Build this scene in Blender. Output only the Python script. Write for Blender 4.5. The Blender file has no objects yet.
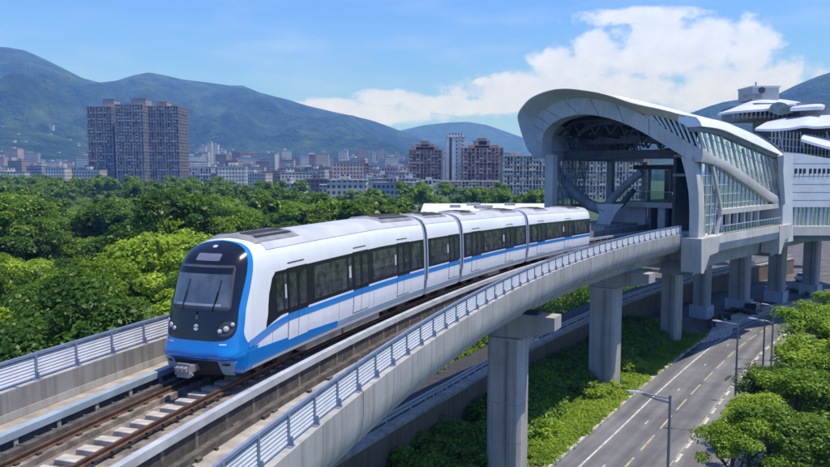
import bpy, math, random
import numpy as np
from mathutils import Vector
random.seed(7); rng = np.random.default_rng(7)
PI = math.pi
sc = bpy.context.scene
COL = sc.collection
SCREW = 0

# ------------------------------------------------------------------ camera
F, CX, CY, YH, CAMZ = 720.0, 415.0, 233.5, 170.0, 19.0
PITCH = math.atan((CY - YH) / F)
cam = bpy.data.cameras.new('camera'); camo = bpy.data.objects.new('camera', cam); COL.objects.link(camo)
camo.location = (0, 0, CAMZ); camo.rotation_euler = (PI/2 - PITCH, 0, 0)
cam.sensor_width = 36; cam.lens = F / 830 * 36; cam.clip_start = 0.3; cam.clip_end = 30000
sc.camera = camo

def ray(x, y):
    d = (x-CX)/F, 1.0, -(y-CY)/F
    c, s = math.cos(PITCH), math.sin(PITCH)
    return Vector((d[0], c*d[1]+s*d[2], -s*d[1]+c*d[2]))
def atY(x, y, Y):
    d = ray(x, y); t = Y/d.y; return Vector((d.x*t, Y, CAMZ+d.z*t))
def zat(y, Y): return CAMZ + (YH-y)/F*Y       # height of a picture row at depth Y
def xat(x, Y): return (x-CX)/F*Y

# ------------------------------------------------------------------ materials
def newmat(name):
    m = bpy.data.materials.new(name); m.use_nodes = True
    nt = m.node_tree; b = nt.nodes['Principled BSDF']
    return m, nt, b
def N(nt, t, **kw):
    n = nt.nodes.new(t)
    for k, v in kw.items():
        if k in n.inputs.keys(): n.inputs[k].default_value = v
        else: setattr(n, k, v)
    return n
def mat(name, col, rough=.6, var=.15, scale=1.0, metal=0, bump=0, spec=.5, col2=None, coord='Object', stretch=None, detail=6, coat=0):
    m, nt, b = newmat(name); L = nt.links.new
    b.inputs['Roughness'].default_value = rough; b.inputs['Metallic'].default_value = metal
    b.inputs['Specular IOR Level'].default_value = spec
    if coat: b.inputs['Coat Weight'].default_value = coat; b.inputs['Coat Roughness'].default_value = .08
    tc = N(nt, 'ShaderNodeTexCoord'); src = tc.outputs[coord]
    if stretch:
        mp = N(nt, 'ShaderNodeMapping'); mp.inputs['Scale'].default_value = stretch; L(src, mp.inputs[0]); src = mp.outputs[0]
    no = N(nt, 'ShaderNodeTexNoise'); no.inputs['Scale'].default_value = scale; no.inputs['Detail'].default_value = detail
    no.inputs['Roughness'].default_value = .62
    L(src, no.inputs['Vector'])
    cr = N(nt, 'ShaderNodeValToRGB')
    c2 = col2 if col2 else tuple(c*(1+var) for c in col); c1 = col if col2 else tuple(c*(1-var) for c in col)
    cr.color_ramp.elements[0].position = .33; cr.color_ramp.elements[1].position = .67
    cr.color_ramp.elements[0].color = (*c1, 1); cr.color_ramp.elements[1].color = (*c2, 1)
    L(no.outputs['Fac'], cr.inputs[0]); L(cr.outputs[0], b.inputs['Base Color'])
    if bump:
        bp = N(nt, 'ShaderNodeBump'); bp.inputs['Strength'].default_value = bump; bp.inputs['Distance'].default_value = .05
        L(no.outputs['Fac'], bp.inputs['Height']); L(bp.outputs[0], b.inputs['Normal'])
    return m
def concrete(name, col, streak=.25, scale=.6):
    """concrete with blotches and rain streaks running down"""
    m, nt, b = newmat(name); L = nt.links.new
    tc = N(nt, 'ShaderNodeTexCoord')
    n1 = N(nt, 'ShaderNodeTexNoise'); n1.inputs['Scale'].default_value = scale; n1.inputs['Detail'].default_value = 8; n1.inputs['Roughness'].default_value = .65
    L(tc.outputs['Object'], n1.inputs['Vector'])
    mp = N(nt, 'ShaderNodeMapping'); mp.inputs['Scale'].default_value = (2.2, 2.2, .10); L(tc.outputs['Object'], mp.inputs[0])
    n2 = N(nt, 'ShaderNodeTexNoise'); n2.inputs['Scale'].default_value = 1.5; n2.inputs['Detail'].default_value = 6; L(mp.outputs[0], n2.inputs['Vector'])
    r1 = N(nt, 'ShaderNodeValToRGB'); r1.color_ramp.elements[0].position = .3; r1.color_ramp.elements[1].position = .7
    r1.color_ramp.elements[0].color = (*[c*.78 for c in col], 1); r1.color_ramp.elements[1].color = (*[c*1.12 for c in col], 1)
    L(n1.outputs['Fac'], r1.inputs[0])
    r2 = N(nt, 'ShaderNodeValToRGB'); r2.color_ramp.elements[0].position = .47; r2.color_ramp.elements[1].position = .70
    r2.color_ramp.elements[0].color = (0, 0, 0, 1); r2.color_ramp.elements[1].color = (streak, streak, streak, 1)
    L(n2.outputs['Fac'], r2.inputs[0])
    mx = N(nt, 'ShaderNodeMix'); mx.data_type = 'RGBA'
    L(r2.outputs[0], mx.inputs['Factor']); L(r1.outputs[0], mx.inputs[6]); mx.inputs[7].default_value = (col[0]*.42, col[1]*.4, col[2]*.36, 1)
    L(mx.outputs[2], b.inputs['Base Color']); b.inputs['Roughness'].default_value = .85
    bp = N(nt, 'ShaderNodeBump'); bp.inputs['Strength'].default_value = .15; bp.inputs['Distance'].default_value = .03
    L(n1.outputs['Fac'], bp.inputs['Height']); L(bp.outputs[0], b.inputs['Normal'])
    return m
def glass(name, tint, trans=.5, rough=.03):
    m, nt, b = newmat(name); L = nt.links.new; nt.nodes.remove(b)
    out = nt.nodes['Material Output']
    t = N(nt, 'ShaderNodeBsdfTransparent'); t.inputs[0].default_value = (*tint, 1)
    d = N(nt, 'ShaderNodeBsdfDiffuse'); d.inputs[0].default_value = (*[c*.10 for c in tint], 1)
    g = N(nt, 'ShaderNodeBsdfGlossy'); g.inputs['Roughness'].default_value = rough; g.inputs[0].default_value = (.95, 1, 1, 1)
    m1 = N(nt, 'ShaderNodeMixShader'); m1.inputs[0].default_value = trans; L(d.outputs[0], m1.inputs[1]); L(t.outputs[0], m1.inputs[2])
    fr = N(nt, 'ShaderNodeFresnel'); fr.inputs['IOR'].default_value = 1.36
    m2 = N(nt, 'ShaderNodeMixShader'); L(fr.outputs[0], m2.inputs[0]); L(m1.outputs[0], m2.inputs[1]); L(g.outputs[0], m2.inputs[2])
    L(m2.outputs[0], out.inputs[0]); return m
def leafmat(name, c1, c2, c3):
    m, nt, b = newmat(name); L = nt.links.new; nt.nodes.remove(b); out = nt.nodes['Material Output']
    oi = N(nt, 'ShaderNodeObjectInfo'); geo = N(nt, 'ShaderNodeNewGeometry')
    no = N(nt, 'ShaderNodeTexNoise'); no.inputs['Scale'].default_value = .23; no.inputs['Detail'].default_value = 4
    L(geo.outputs['Position'], no.inputs['Vector'])
    a = N(nt, 'ShaderNodeMath', operation='MULTIPLY_ADD'); L(geo.outputs['Random Per Island'], a.inputs[0]); a.inputs[1].default_value = .42; a.inputs[2].default_value = -.21
    s = N(nt, 'ShaderNodeMath', operation='ADD'); L(a.outputs[0], s.inputs[0]); L(no.outputs['Fac'], s.inputs[1])
    a2 = N(nt, 'ShaderNodeMath', operation='MULTIPLY_ADD'); L(oi.outputs['Random'], a2.inputs[0]); a2.inputs[1].default_value = .5; a2.inputs[2].default_value = -.24
    s2 = N(nt, 'ShaderNodeMath', operation='ADD'); L(s.outputs[0], s2.inputs[0]); L(a2.outputs[0], s2.inputs[1])
    cr = N(nt, 'ShaderNodeValToRGB'); e = cr.color_ramp.elements; e[0].position = .25; e[1].position = .8; e[0].color = (*c1, 1); e[1].color = (*c3, 1)
    mid = e.new(.52); mid.color = (*c2, 1); L(s2.outputs[0], cr.inputs[0])
    d = N(nt, 'ShaderNodeBsdfDiffuse'); L(cr.outputs[0], d.inputs[0])
    t = N(nt, 'ShaderNodeBsdfTranslucent'); hs = N(nt, 'ShaderNodeHueSaturation'); hs.inputs['Value'].default_value = 1.3; hs.inputs['Hue'].default_value = .485
    L(cr.outputs[0], hs.inputs['Color']); L(hs.outputs[0], t.inputs[0])
    g = N(nt, 'ShaderNodeBsdfGlossy'); g.inputs['Roughness'].default_value = .45; g.inputs[0].default_value = (.6, .65, .5, 1)
    m1 = N(nt, 'ShaderNodeMixShader'); m1.inputs[0].default_value = .45; L(d.outputs[0], m1.inputs[1]); L(t.outputs[0], m1.inputs[2])
    m2 = N(nt, 'ShaderNodeMixShader'); m2.inputs[0].default_value = .035; L(m1.outputs[0], m2.inputs[1]); L(g.outputs[0], m2.inputs[2])
    L(m2.outputs[0], out.inputs[0]); return m
def emit(name, col, k):
    m, nt, b = newmat(name); b.inputs['Emission Color'].default_value = (*col, 1); b.inputs['Emission Strength'].default_value = k
    b.inputs['Base Color'].default_value = (*col, 1); return m

M = {}
M['deckc'] = concrete('viaduct concrete', (.38, .372, .365), .5)
M['pierc'] = concrete('pier concrete', (.39, .375, .355), .5, .4)
M['plinth'] = concrete('pale blue plinth paint', (.42, .47, .52), .3)
M['walk'] = mat('dusty walkway concrete', (.22, .195, .17), .9, scale=1.6, col2=(.44, .40, .35), bump=.2)
M['troughc'] = mat('stained track bed', (.075, .064, .055), .95, scale=2.4, col2=(.32, .27, .22), bump=.35, detail=10)
M['sleeper'] = mat('concrete sleeper', (.32, .28, .235), .9, scale=2.5, col2=(.56, .52, .46), bump=.2)
M['rail'] = mat('rusty rail steel', (.06, .033, .022), .6, scale=3, col2=(.15, .08, .048), metal=.2, bump=.2)
M['railtop'] = mat('worn rail head', (.25, .19, .16), .35, metal=.7, scale=4)
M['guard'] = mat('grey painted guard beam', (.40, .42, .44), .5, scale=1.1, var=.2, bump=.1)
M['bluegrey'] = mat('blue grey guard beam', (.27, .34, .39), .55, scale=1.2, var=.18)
M['cable'] = mat('dark cable tray', (.045, .04, .037), .9, scale=3, col2=(.13, .115, .10), bump=.5, detail=10)
M['fence'] = mat('galvanised fence panel', (.58, .60, .64), .5, scale=2, var=.1)
M['post'] = mat('blue grey steel post', (.24, .29, .40), .45, scale=3, var=.15, metal=.3)
M['steel'] = mat('lamp post steel', (.22, .24, .27), .4, metal=.5, var=.1)
M['whitep'] = concrete('train white paint', (.80, .81, .83), .10, .35); M['whitep'].node_tree.nodes['Principled BSDF'].inputs['Roughness'].default_value = .3; M['whitep'].node_tree.nodes['Principled BSDF'].inputs['Coat Weight'].default_value = .4
for n_ in M['whitep'].node_tree.nodes:
    if n_.type == 'BUMP': n_.inputs['Strength'].default_value = 0
    if n_.type == 'VALTORGB' and n_.color_ramp.elements[0].color[0] > .3: n_.color_ramp.elements[0].color = (.70, .71, .73, 1); n_.color_ramp.elements[1].color = (.80, .81, .83, 1)
M['roofp'] = mat('train roof paint', (.46, .47, .49), .45, var=.12, scale=.8)
M['bluep'] = mat('train blue paint', (.006, .205, .58), .22, var=.05, scale=.7, coat=.6)
M['skirtg'] = mat('train blue grey skirt', (.22, .32, .42), .4, var=.1)
M['blackp'] = mat('train black gloss', (.008, .008, .012), .16, var=.1, coat=.15)
M['band'] = mat('train window band', (.007, .008, .010), .22, var=.1, spec=.35, coat=.1)
M['twin'] = mat('train side glass', (.005, .008, .008), .06, scale=2.6, col2=(.075, .09, .085), detail=8)  # pale noise patches paint reflections and seats into the glass
M['doorg'] = mat('train door glass', (.006, .009, .009), .06, scale=2.6, col2=(.05, .062, .06), detail=6)
M['notice'] = mat('paper notice', (.45, .46, .5), .6, var=.2, scale=4)
M['shield'] = mat('train windshield', (.05, .065, .08), .05, scale=.9, col2=(.16, .20, .24), detail=3, stretch=(1, 1, .6), coat=.5)
M['signg'] = mat('dark sign glass', (.16, .16, .22), .2, var=.1)
M['lampw'] = mat('headlamp lens', (.50, .53, .58), .08, var=.1)
M['bogie'] = mat('bogie grime', (.05, .042, .036), .8, scale=3, var=.5, metal=.2, bump=.4)
M['ubox'] = mat('underfloor beige box', (.34, .30, .24), .7, scale=1.5, var=.25)
M['acg'] = mat('roof unit grey', (.22, .22, .23), .6, scale=2, var=.25)
M['acd'] = mat('roof unit grille', (.06, .06, .065), .7, var=.3)
M['hoop'] = mat('grey gangway hoop', (.34, .38, .43), .5, var=.1)
M['rubber'] = mat('black bellows', (.02, .02, .02), .8, var=.2)
M['stconc'] = concrete('station concrete', (.52, .505, .48), .22, .35)
M['stwhite'] = mat('white roof shell', (.74, .76, .79), .4, scale=.5, var=.06)
M['stpanel'] = mat('white cladding', (.56, .59, .64), .45, scale=.4, var=.10)
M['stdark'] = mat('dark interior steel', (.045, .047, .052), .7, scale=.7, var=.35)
M['stgrey'] = mat('interior grey', (.20, .21, .22), .7, scale=.8, var=.25)
M['mull'] = mat('white mullion', (.50, .54, .56), .4, var=.08)
M['stglass'] = glass('green station glass', (.15, .36, .34), .8)
M['clearglass'] = glass('clear station glass', (.70, .85, .82), .8)
M['endgl'] = mat('grey green end glazing', (.13, .18, .17), .2, scale=1.2, var=.4)
M['dglass'] = mat('dark window glass', (.02, .03, .04), .08, var=.3)
M['amber'] = emit('amber interior lamp', (1, .55, .18), 1.6)
M['cool'] = emit('white interior lamp', (.85, .95, 1), 1.2)
def tyre_wear(m):
    nt = m.node_tree; L = nt.links.new; b = nt.nodes['Principled BSDF']; src = b.inputs['Base Color'].links[0].from_socket
    tc = N(nt, 'ShaderNodeTexCoord'); m1 = N(nt, 'ShaderNodeMapping'); m1.inputs['Rotation'].default_value = (0, 0, -56*DEG0); L(tc.outputs['Object'], m1.inputs[0])
    m2 = N(nt, 'ShaderNodeMapping'); m2.inputs['Scale'].default_value = (.035, .75, 1); L(m1.outputs[0], m2.inputs[0])
    no = N(nt, 'ShaderNodeTexNoise'); no.inputs['Scale'].default_value = 1; no.inputs['Detail'].default_value = 5; L(m2.outputs[0], no.inputs['Vector'])
    cr = N(nt, 'ShaderNodeValToRGB'); e = cr.color_ramp.elements; e[0].position = .36; e[1].position = .62; e[0].color = (.62, .62, .64, 1); e[1].color = (1.12, 1.12, 1.1, 1); L(no.outputs['Fac'], cr.inputs[0])
    mx = N(nt, 'ShaderNodeMix'); mx.data_type = 'RGBA'; mx.blend_type = 'MULTIPLY'; mx.inputs['Factor'].default_value = 1; L(src, mx.inputs[6]); L(cr.outputs[0], mx.inputs[7]); L(mx.outputs[2], b.inputs['Base Color'])
DEG0 = PI/180
M['asph'] = mat('asphalt', (.118, .12, .135), .9, scale=.3, col2=(.185, .187, .202), bump=.15, detail=10)
M['asph2'] = mat('old asphalt', (.165, .163, .172), .9, scale=.4, col2=(.23, .227, .235), bump=.15, detail=10)
tyre_wear(M['asph']); tyre_wear(M['asph2'])
M['patch'] = mat('dark road surface', (.035, .033, .036), .85, scale=1.5, var=.3)
M['wline'] = mat('worn white line', (.28, .27, .27), .8, scale=2.2, col2=(.68, .67, .65), detail=9)
M['yline'] = mat('worn yellow line', (.26, .23, .18), .8, scale=2.2, col2=(.50, .42, .25), detail=9)
M['kerb'] = mat('kerb stone', (.38, .35, .31), .9, scale=1.5, col2=(.55, .51, .46))
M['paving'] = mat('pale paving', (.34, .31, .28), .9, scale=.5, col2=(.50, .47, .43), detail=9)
M['fore'] = mat('forecourt in painted shade', (.06, .055, .055), .95, scale=.4, col2=(.14, .13, .125), detail=9)  # darkened so the colour itself holds the shade below the station
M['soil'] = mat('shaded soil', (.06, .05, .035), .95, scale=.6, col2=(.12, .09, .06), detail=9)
M['brownwall'] = concrete('brown retaining wall', (.17, .125, .085), .6, .5)
M['trunk'] = mat('bark', (.07, .05, .035), .9, scale=2, var=.3, bump=.4)
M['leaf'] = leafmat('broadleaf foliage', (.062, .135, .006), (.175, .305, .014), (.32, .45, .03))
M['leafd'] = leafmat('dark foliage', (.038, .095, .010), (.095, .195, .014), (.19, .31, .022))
M['leafb'] = leafmat('bright foliage', (.06, .12, .008), (.13, .23, .014), (.24, .33, .03))
M['grassl'] = leafmat('grass blades', (.08, .16, .010), (.18, .31, .018), (.32, .44, .035))
def groundmat():
    m, nt, b = newmat('ground'); L = nt.links.new
    tc = N(nt, 'ShaderNodeTexCoord')
    n1 = N(nt, 'ShaderNodeTexNoise'); n1.inputs['Scale'].default_value = .05; n1.inputs['Detail'].default_value = 12; n1.inputs['Roughness'].default_value = .7
    L(tc.outputs['Object'], n1.inputs['Vector'])
    cr = N(nt, 'ShaderNodeValToRGB'); e = cr.color_ramp.elements; e[0].position = .35; e[1].position = .7
    e[0].color = (.022, .05, .012, 1); e[1].color = (.11, .15, .05, 1); k = e.new(.55); k.color = (.05, .09, .02, 1)
    L(n1.outputs['Fac'], cr.inputs[0]); L(cr.outputs[0], b.inputs['Base Color']); b.inputs['Roughness'].default_value = .95
    return m
M['ground'] = groundmat()
def hillmat(name, c1, c2, c3, sc1):
    m, nt, b = newmat(name); L = nt.links.new; tc = N(nt, 'ShaderNodeTexCoord')
    n1 = N(nt, 'ShaderNodeTexNoise'); n1.inputs['Scale'].default_value = sc1; n1.inputs['Detail'].default_value = 12; n1.inputs['Roughness'].default_value = .72
    L(tc.outputs['Object'], n1.inputs['Vector'])
    cr = N(nt, 'ShaderNodeValToRGB'); e = cr.color_ramp.elements; e[0].position = .36; e[1].position = .66
    e[0].color = (*c1, 1); e[1].color = (*c3, 1); k = e.new(.5); k.color = (*c2, 1)
    L(n1.outputs['Fac'], cr.inputs[0]); L(cr.outputs[0], b.inputs['Base Color']); b.inputs['Roughness'].default_value = 1; b.inputs['Specular IOR Level'].default_value = .1
    n2 = N(nt, 'ShaderNodeTexNoise'); n2.inputs['Scale'].default_value = sc1*6; n2.inputs['Detail'].default_value = 8; L(tc.outputs['Object'], n2.inputs['Vector'])
    bp = N(nt, 'ShaderNodeBump'); bp.inputs['Strength'].default_value = 1.0; bp.inputs['Distance'].default_value = 30
    L(n2.outputs['Fac'], bp.inputs['Height']); L(bp.outputs[0], b.inputs['Normal']); return m
M['hill'] = hillmat('wooded hill', (.004, .014, .007), (.020, .05, .015), (.07, .11, .03), .009)

# ------------------------------------------------------------------ mesh helpers
class MB:
    def __init__(s): s.v = []; s.f = []; s.mi = []
    def add(s, verts, faces, mi=0):
        b = len(s.v); s.v += [tuple(p) for p in verts]
        for f in faces: s.f.append([b+i for i in f]); s.mi.append(mi)
        return s
    def box(s, c, size, rz=0, mi=0, taper=1.0):
        hx, hy, hz = size[0]/2, size[1]/2, size[2]/2; cs, sn = math.cos(rz), math.sin(rz); P = []
        for dz in (-1, 1):
            k = taper if dz > 0 else 1
            for dx, dy in ((-1, -1), (1, -1), (1, 1), (-1, 1)):
                x, y = dx*hx*k, dy*hy*k
                P.append((c[0]+x*cs-y*sn, c[1]+x*sn+y*cs, c[2]+dz*hz))
        return s.add(P, [(3, 2, 1, 0), (4, 5, 6, 7), (0, 1, 5, 4), (1, 2, 6, 5), (2, 3, 7, 6), (3, 0, 4, 7)], mi)
    def bar(s, a, b, w, h=None, mi=0):
        a, b = Vector(a), Vector(b); d = (b-a)
        if d.length < 1e-6: return s
        d.normalize(); h = h or w
        up = Vector((0, 0, 1)) if abs(d.z) < .95 else Vector((1, 0, 0))
        x = d.cross(up).normalized(); y = x.cross(d).normalized(); P = []
        for p in (a, b):
            for i, j in ((-1, -1), (1, -1), (1, 1), (-1, 1)): P.append(p+x*(i*w/2)+y*(j*h/2))
        return s.add(P, [(3, 2, 1, 0), (4, 5, 6, 7), (0, 1, 5, 4), (1, 2, 6, 5), (2, 3, 7, 6), (3, 0, 4, 7)], mi)
    def tube(s, pts, r, n=8, mi=0):
        pts = [Vector(p) for p in pts]; rs = r if isinstance(r, (list, tuple)) else [r]*len(pts); V = []; Fc = []
        for i, p in enumerate(pts):
            d = (pts[min(i+1, len(pts)-1)]-pts[max(i-1, 0)]).normalized()
            up = Vector((0, 0, 1)) if abs(d.z) < .9 else Vector((1, 0, 0))
            x = d.cross(up).normalized(); y = d.cross(x).normalized()
            for k in range(n):
                a = 2*PI*k/n; V.append(p+x*(math.cos(a)*rs[i])+y*(math.sin(a)*rs[i]))
        for i in range(len(pts)-1):
            for k in range(n): Fc.append((i*n+k, i*n+(k+1) % n, (i+1)*n+(k+1) % n, (i+1)*n+k))
        Fc.append(tuple(range(n))[::-1]); Fc.append(tuple(range((len(pts)-1)*n, len(pts)*n)))
        return s.add(V, Fc, mi)
    def grid(s, rows, mi=0, closed=False):
        n = len(rows[0]); V = [p for r in rows for p in r]; Fc = []
        for i in range(len(rows)-1):
            for k in range(n if closed else n-1): Fc.append((i*n+k, i*n+(k+1) % n, (i+1)*n+(k+1) % n, (i+1)*n+k))
        return s.add(V, Fc, mi)
    def loft(s, loops, mi=0, cap=True):
        """closed section loops joined into a solid"""
        n = len(loops[0]); V = [p for r in loops for p in r]; Fc = []
        for i in range(len(loops)-1):
            for k in range(n): Fc.append((i*n+k, i*n+(k+1) % n, (i+1)*n+(k+1) % n, (i+1)*n+k))
        if cap: Fc.append(tuple(range(n))[::-1]); Fc.append(tuple(range((len(loops)-1)*n, len(loops)*n)))
        return s.add(V, Fc, mi)
    def build(s, name, mats, parent=None, smooth=False, fix=True):
        me = bpy.data.meshes.new(name); me.from_pydata([tuple(p) for p in s.v], [], s.f)
        for m in (mats if isinstance(mats, (list, tuple)) else [mats]): me.materials.append(m)
        me.polygons.foreach_set('material_index', s.mi)
        if fix:
            import bmesh
            bm = bmesh.new(); bm.from_mesh(me); bmesh.ops.recalc_face_normals(bm, faces=bm.faces); bm.to_mesh(me); bm.free()
        if smooth:
            me.polygons.foreach_set('use_smooth', [True]*len(me.polygons))
            try: me.set_sharp_from_angle(angle=math.radians(smooth if smooth is not True else 40))
            except Exception: pass
        me.update(); o = bpy.data.objects.new(name, me); COL.objects.link(o)
        if parent: o.parent = parent
        return o
def npmesh(name, V, Q, m):
    me = bpy.data.meshes.new(name); V = np.asarray(V, np.float32); Q = np.asarray(Q, np.int32)
    me.vertices.add(len(V)); me.vertices.foreach_set('co', V.ravel())
    k = Q.shape[1]; me.loops.add(Q.size); me.loops.foreach_set('vertex_index', Q.ravel())
    me.polygons.add(len(Q)); me.polygons.foreach_set('loop_start', np.arange(len(Q), dtype=np.int32)*k)
    try: me.polygons.foreach_set('loop_total', np.full(len(Q), k, np.int32))
    except Exception: pass
    me.materials.append(m); me.update(calc_edges=True); return me
def link(name, me, parent=None, loc=None):
    o = bpy.data.objects.new(name, me); COL.objects.link(o)
    if parent: o.parent = parent
    if loc is not None: o.location = loc
    return o
def tag(o, label=None, cat=None, group=None, kind=None):
    if label: o['label'] = label
    if cat: o['category'] = cat
    if group: o['group'] = group
    if kind: o['kind'] = kind
    return o
def thing(name, label, cat, loc=(0, 0, 0), rz=0, group=None):
    o = bpy.data.objects.new(name, None); COL.objects.link(o); o.location = loc; o.rotation_euler = (0, 0, rz)
    o.empty_display_size = .3
    return tag(o, label, cat, group)
KIDS = {}
def children(o): return [c for c in bpy.data.objects if c.parent == o]
def copy_tree(o, loc=None, rz=None, label=None, scale=None):
    def rec(src, par):
        c = src.copy(); COL.objects.link(c)
        if par: c.parent = par
        for ch in children(src): rec(ch, c)
        return c
    r = rec(o, None)
    if loc is not None: r.location = loc
    if rz is not None: r.rotation_euler = (0, 0, rz)
    if label: r['label'] = label
    if scale is not None: r.scale = scale
    return r
def lerp(a, b, t): return a+(b-a)*t
def interp(x, xs, ys): return float(np.interp(x, xs, ys))
def smooth_pts(P, k=6):
    """Catmull-Rom through the points"""
    P = [np.array(p, float) for p in P]; out = []
    for i in range(len(P)-1):
        p0, p1, p2, p3 = P[max(i-1, 0)], P[i], P[i+1], P[min(i+2, len(P)-1)]
        for j in range(k):
            t = j/k; out.append(.5*((2*p1)+(-p0+p2)*t+(2*p0-5*p1+4*p2-p3)*t*t+(-p0+3*p1-3*p2+p3)*t**3))
    out.append(P[-1]); return out
def fbm(x, y, seed=0, oct=5):
    r = np.random.default_rng(seed); T = r.random((256, 256)); out = np.zeros_like(x, float); a, f, tot = 1., 1., 0
    for o in range(oct):
        X, Y = x*f+o*17.3, y*f+o*9.1; xi, yi = np.floor(X).astype(int), np.floor(Y).astype(int); u, v = X-xi, Y-yi
        u = u*u*(3-2*u); v = v*v*(3-2*v); g = lambda i, j: T[(xi+i) % 256, (yi+j) % 256]
        out += a*((g(0, 0)*(1-u)+g(1, 0)*u)*(1-v)+(g(0, 1)*(1-u)+g(1, 1)*u)*v); tot += a; a *= .5; f *= 2.03
    return out/tot

# ------------------------------------------------------------------ the curved line of the viaduct
FC, FR = (130.86, -23.48), 138.87          # centre and radius of the outer fence
TC, TR = (122.99, -23.54), 136.87          # centre and radius of the track
TE, FE = 43.0, 40.3                        # where the curve runs out into the straight
DEG = PI/180
def circ(c, r, th, off, te):
    t = min(th, te)*DEG; R = r+off; p = Vector((c[0]-R*math.cos(t), c[1]+R*math.sin(t), 0))
    if th > te:
        e = (th-te)*DEG*r; p += Vector((math.sin(t)*e, math.cos(t)*e, 0))
    return p
def TP(th, off, z=0): p = circ(TC, TR, th, off, TE); p.z = z; return p       # off > 0 is the far side of the track
def FP(th, off, z=0): p = circ(FC, FR, th, off, FE); p.z = z; return p
TH = [x for x in np.arange(-6, 62, .5)]
def strip(mb, fn, th0, th1, prof, step=.5, mi=0):
    """sweep a closed section [(off, z)...] along the line"""
    n = max(2, int((th1-th0)/step)+1)
    mb.loft([[fn(t, o, z) for o, z in prof] for t in np.linspace(th0, th1, n)], mi)
    return mb
DECK, RAILZ = 12.3, 12.6
OUTL = 3.3                                   # far parapet, from the track centre

via = thing('viaduct', 'curved grey concrete viaduct carrying the railway over the verge', 'viaduct', (0, 0, 0))
# girder: right fascia follows the fence line, left follows the track
def girder(th0, th1):
    sec = []
    for t in np.linspace(th0, th1, max(2, int((th1-th0)/.5)+1)):
        R = [(-.16, 13.2), (-.16, 12.55), (-.10, 12.1), (.10, 11.72), (.5, 11.42), (1.1, 11.22), (1.75, 11.12), (2.0, 10.35)]
        loop = [FP(t, o, z) for o, z in R]
        Lr = [(1.7, 10.35), (2.0, 11.12), (2.7, 11.25), (3.4, 11.9), (OUTL+.3, 12.5), (OUTL+.3, 13.2), (OUTL, 13.2), (OUTL, DECK)]
        loop += [TP(t, o, z) for o, z in Lr]
        loop += [FP(t, .2, DECK), FP(t, .2, 13.2)]
        sec.append(loop)
    return MB().loft(sec)
# spans end at the piers; a narrow joint shows between them
PIER_TH = [8.0, 17.6, 27.6, 37.2]
cuts = [-8, 8.0, 17.6, 27.6, 37.2, 46.5]
for a, b in zip(cuts[:-1], cuts[1:]):
    girder(a+.012, b-.012).build('girder_span', M['deckc'], via, smooth=30)
strip(MB(), TP, -8, 60, [(-1.35, DECK+.004), (1.35, DECK+.004), (1.35, DECK+.012), (-1.35, DECK+.012)]).build('track_bed', M['troughc'], via)
b = MB()
for t in np.arange(9.4, 40, 1.02):
    ps = [FP(t, o-.004, z) for o, z in ((-.16, 13.19), (-.16, 12.55), (-.10, 12.1), (.10, 11.72), (.5, 11.42))]
    for p_, q_ in zip(ps[:-1], ps[1:]): b.bar(p_, q_, .011, .008)
b.build('form_joints', M['stgrey'], via)['kind'] = 'stuff'
b = MB()
for t0 in (0,):
    strip(b, TP, -8, 46, [(1.62, DECK+.004), (OUTL-.02, DECK+.004), (OUTL-.02, DECK+.10), (1.62, DECK+.10)])
b.build('walkway', M['walk'], via)
secs = [[TP(t, -2.6, DECK+.005), TP(t, -2.6, DECK+.12), FP(t, .22, DECK+.12), FP(t, .22, DECK+.005)] for t in np.linspace(-8, 46, 109)]
MB().loft(secs).build('walkway', M['walk'], via)
strip(MB(), TP, -8, 46, [(OUTL-.012, DECK+.11), (OUTL-.012, 12.62), (OUTL-.06, 12.62), (OUTL-.06, DECK+.11)]).build('wall_ledge', M['pierc'], via)
M['wallst'] = concrete('stained parapet wall', (.24, .235, .225), .8, .9)
strip(MB(), TP, -8, 46, [(OUTL-.004, 12.625), (OUTL-.004, 13.19), (OUTL-.03, 13.19), (OUTL-.03, 12.625)]).build('wall_facing', M['wallst'], via)

# track: rails, sleepers, guard beams, cable trays
trk = thing('railway_track', 'rusty rails on pale concrete sleepers in front of the train', 'railway track')
for s in (-1, 1):
    c = .78*s
    b = MB(); strip(b, TP, -8, 60, [(c-.07, DECK+.13), (c+.07, DECK+.13), (c+.07, DECK+.17), (c+.02, DECK+.19), (c+.02, RAILZ-.05), (c+.038, RAILZ-.04), (c+.038, RAILZ), (c-.038, RAILZ), (c-.038, RAILZ-.04), (c-.02, RAILZ-.05), (c-.02, DECK+.19), (c-.07, DECK+.17)])
    b.build('rail', M['rail'], trk)
sl = MB(); sl.box((0, 0, 0), (.9, .30, .13)); sl0 = None
k = 0
for t in np.arange(12.6, 21.0, .262):
    p = TP(t, -.32, DECK+.078); rz = PI-t*DEG+PI
    if sl0 is None:
        sl0 = sl.build('sleeper', M['sleeper'], trk); o = sl0
        bv = o.modifiers.new('bevel', 'BEVEL'); bv.width = .02; bv.segments = 2
    else: o = sl0.copy(); COL.objects.link(o)
    o.location = p; o.rotation_euler = (0, random.uniform(-.01, .01), -t*DEG+random.uniform(-.02, .02))
    o.scale = (1+random.uniform(-.06, .06), 1+random.uniform(-.1, .1), 1)
fm = MB()
for t in np.arange(11, 21, .262):
    for c in (-.78, .78):
        for q in (-.12, .12): fm.box(TP(t, c+q, DECK+.165), (.09, .12, .06), -t*DEG)
fm.build('rail_fasteners', M['bogie'], trk)['kind'] = 'stuff'
strip(MB(), TP, -8, 60, [(.52, DECK+.02), (1.28, DECK+.02), (1.28, DECK+.12), (.52, DECK+.16)]).build('rail_plinth', M['troughc'], trk)
gb = thing('guard_beam', 'pale grey steel guard beam along the train\'s sunny side', 'guard beam')
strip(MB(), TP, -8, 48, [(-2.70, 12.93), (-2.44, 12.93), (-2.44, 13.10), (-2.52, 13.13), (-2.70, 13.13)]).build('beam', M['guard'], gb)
b = MB()
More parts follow.
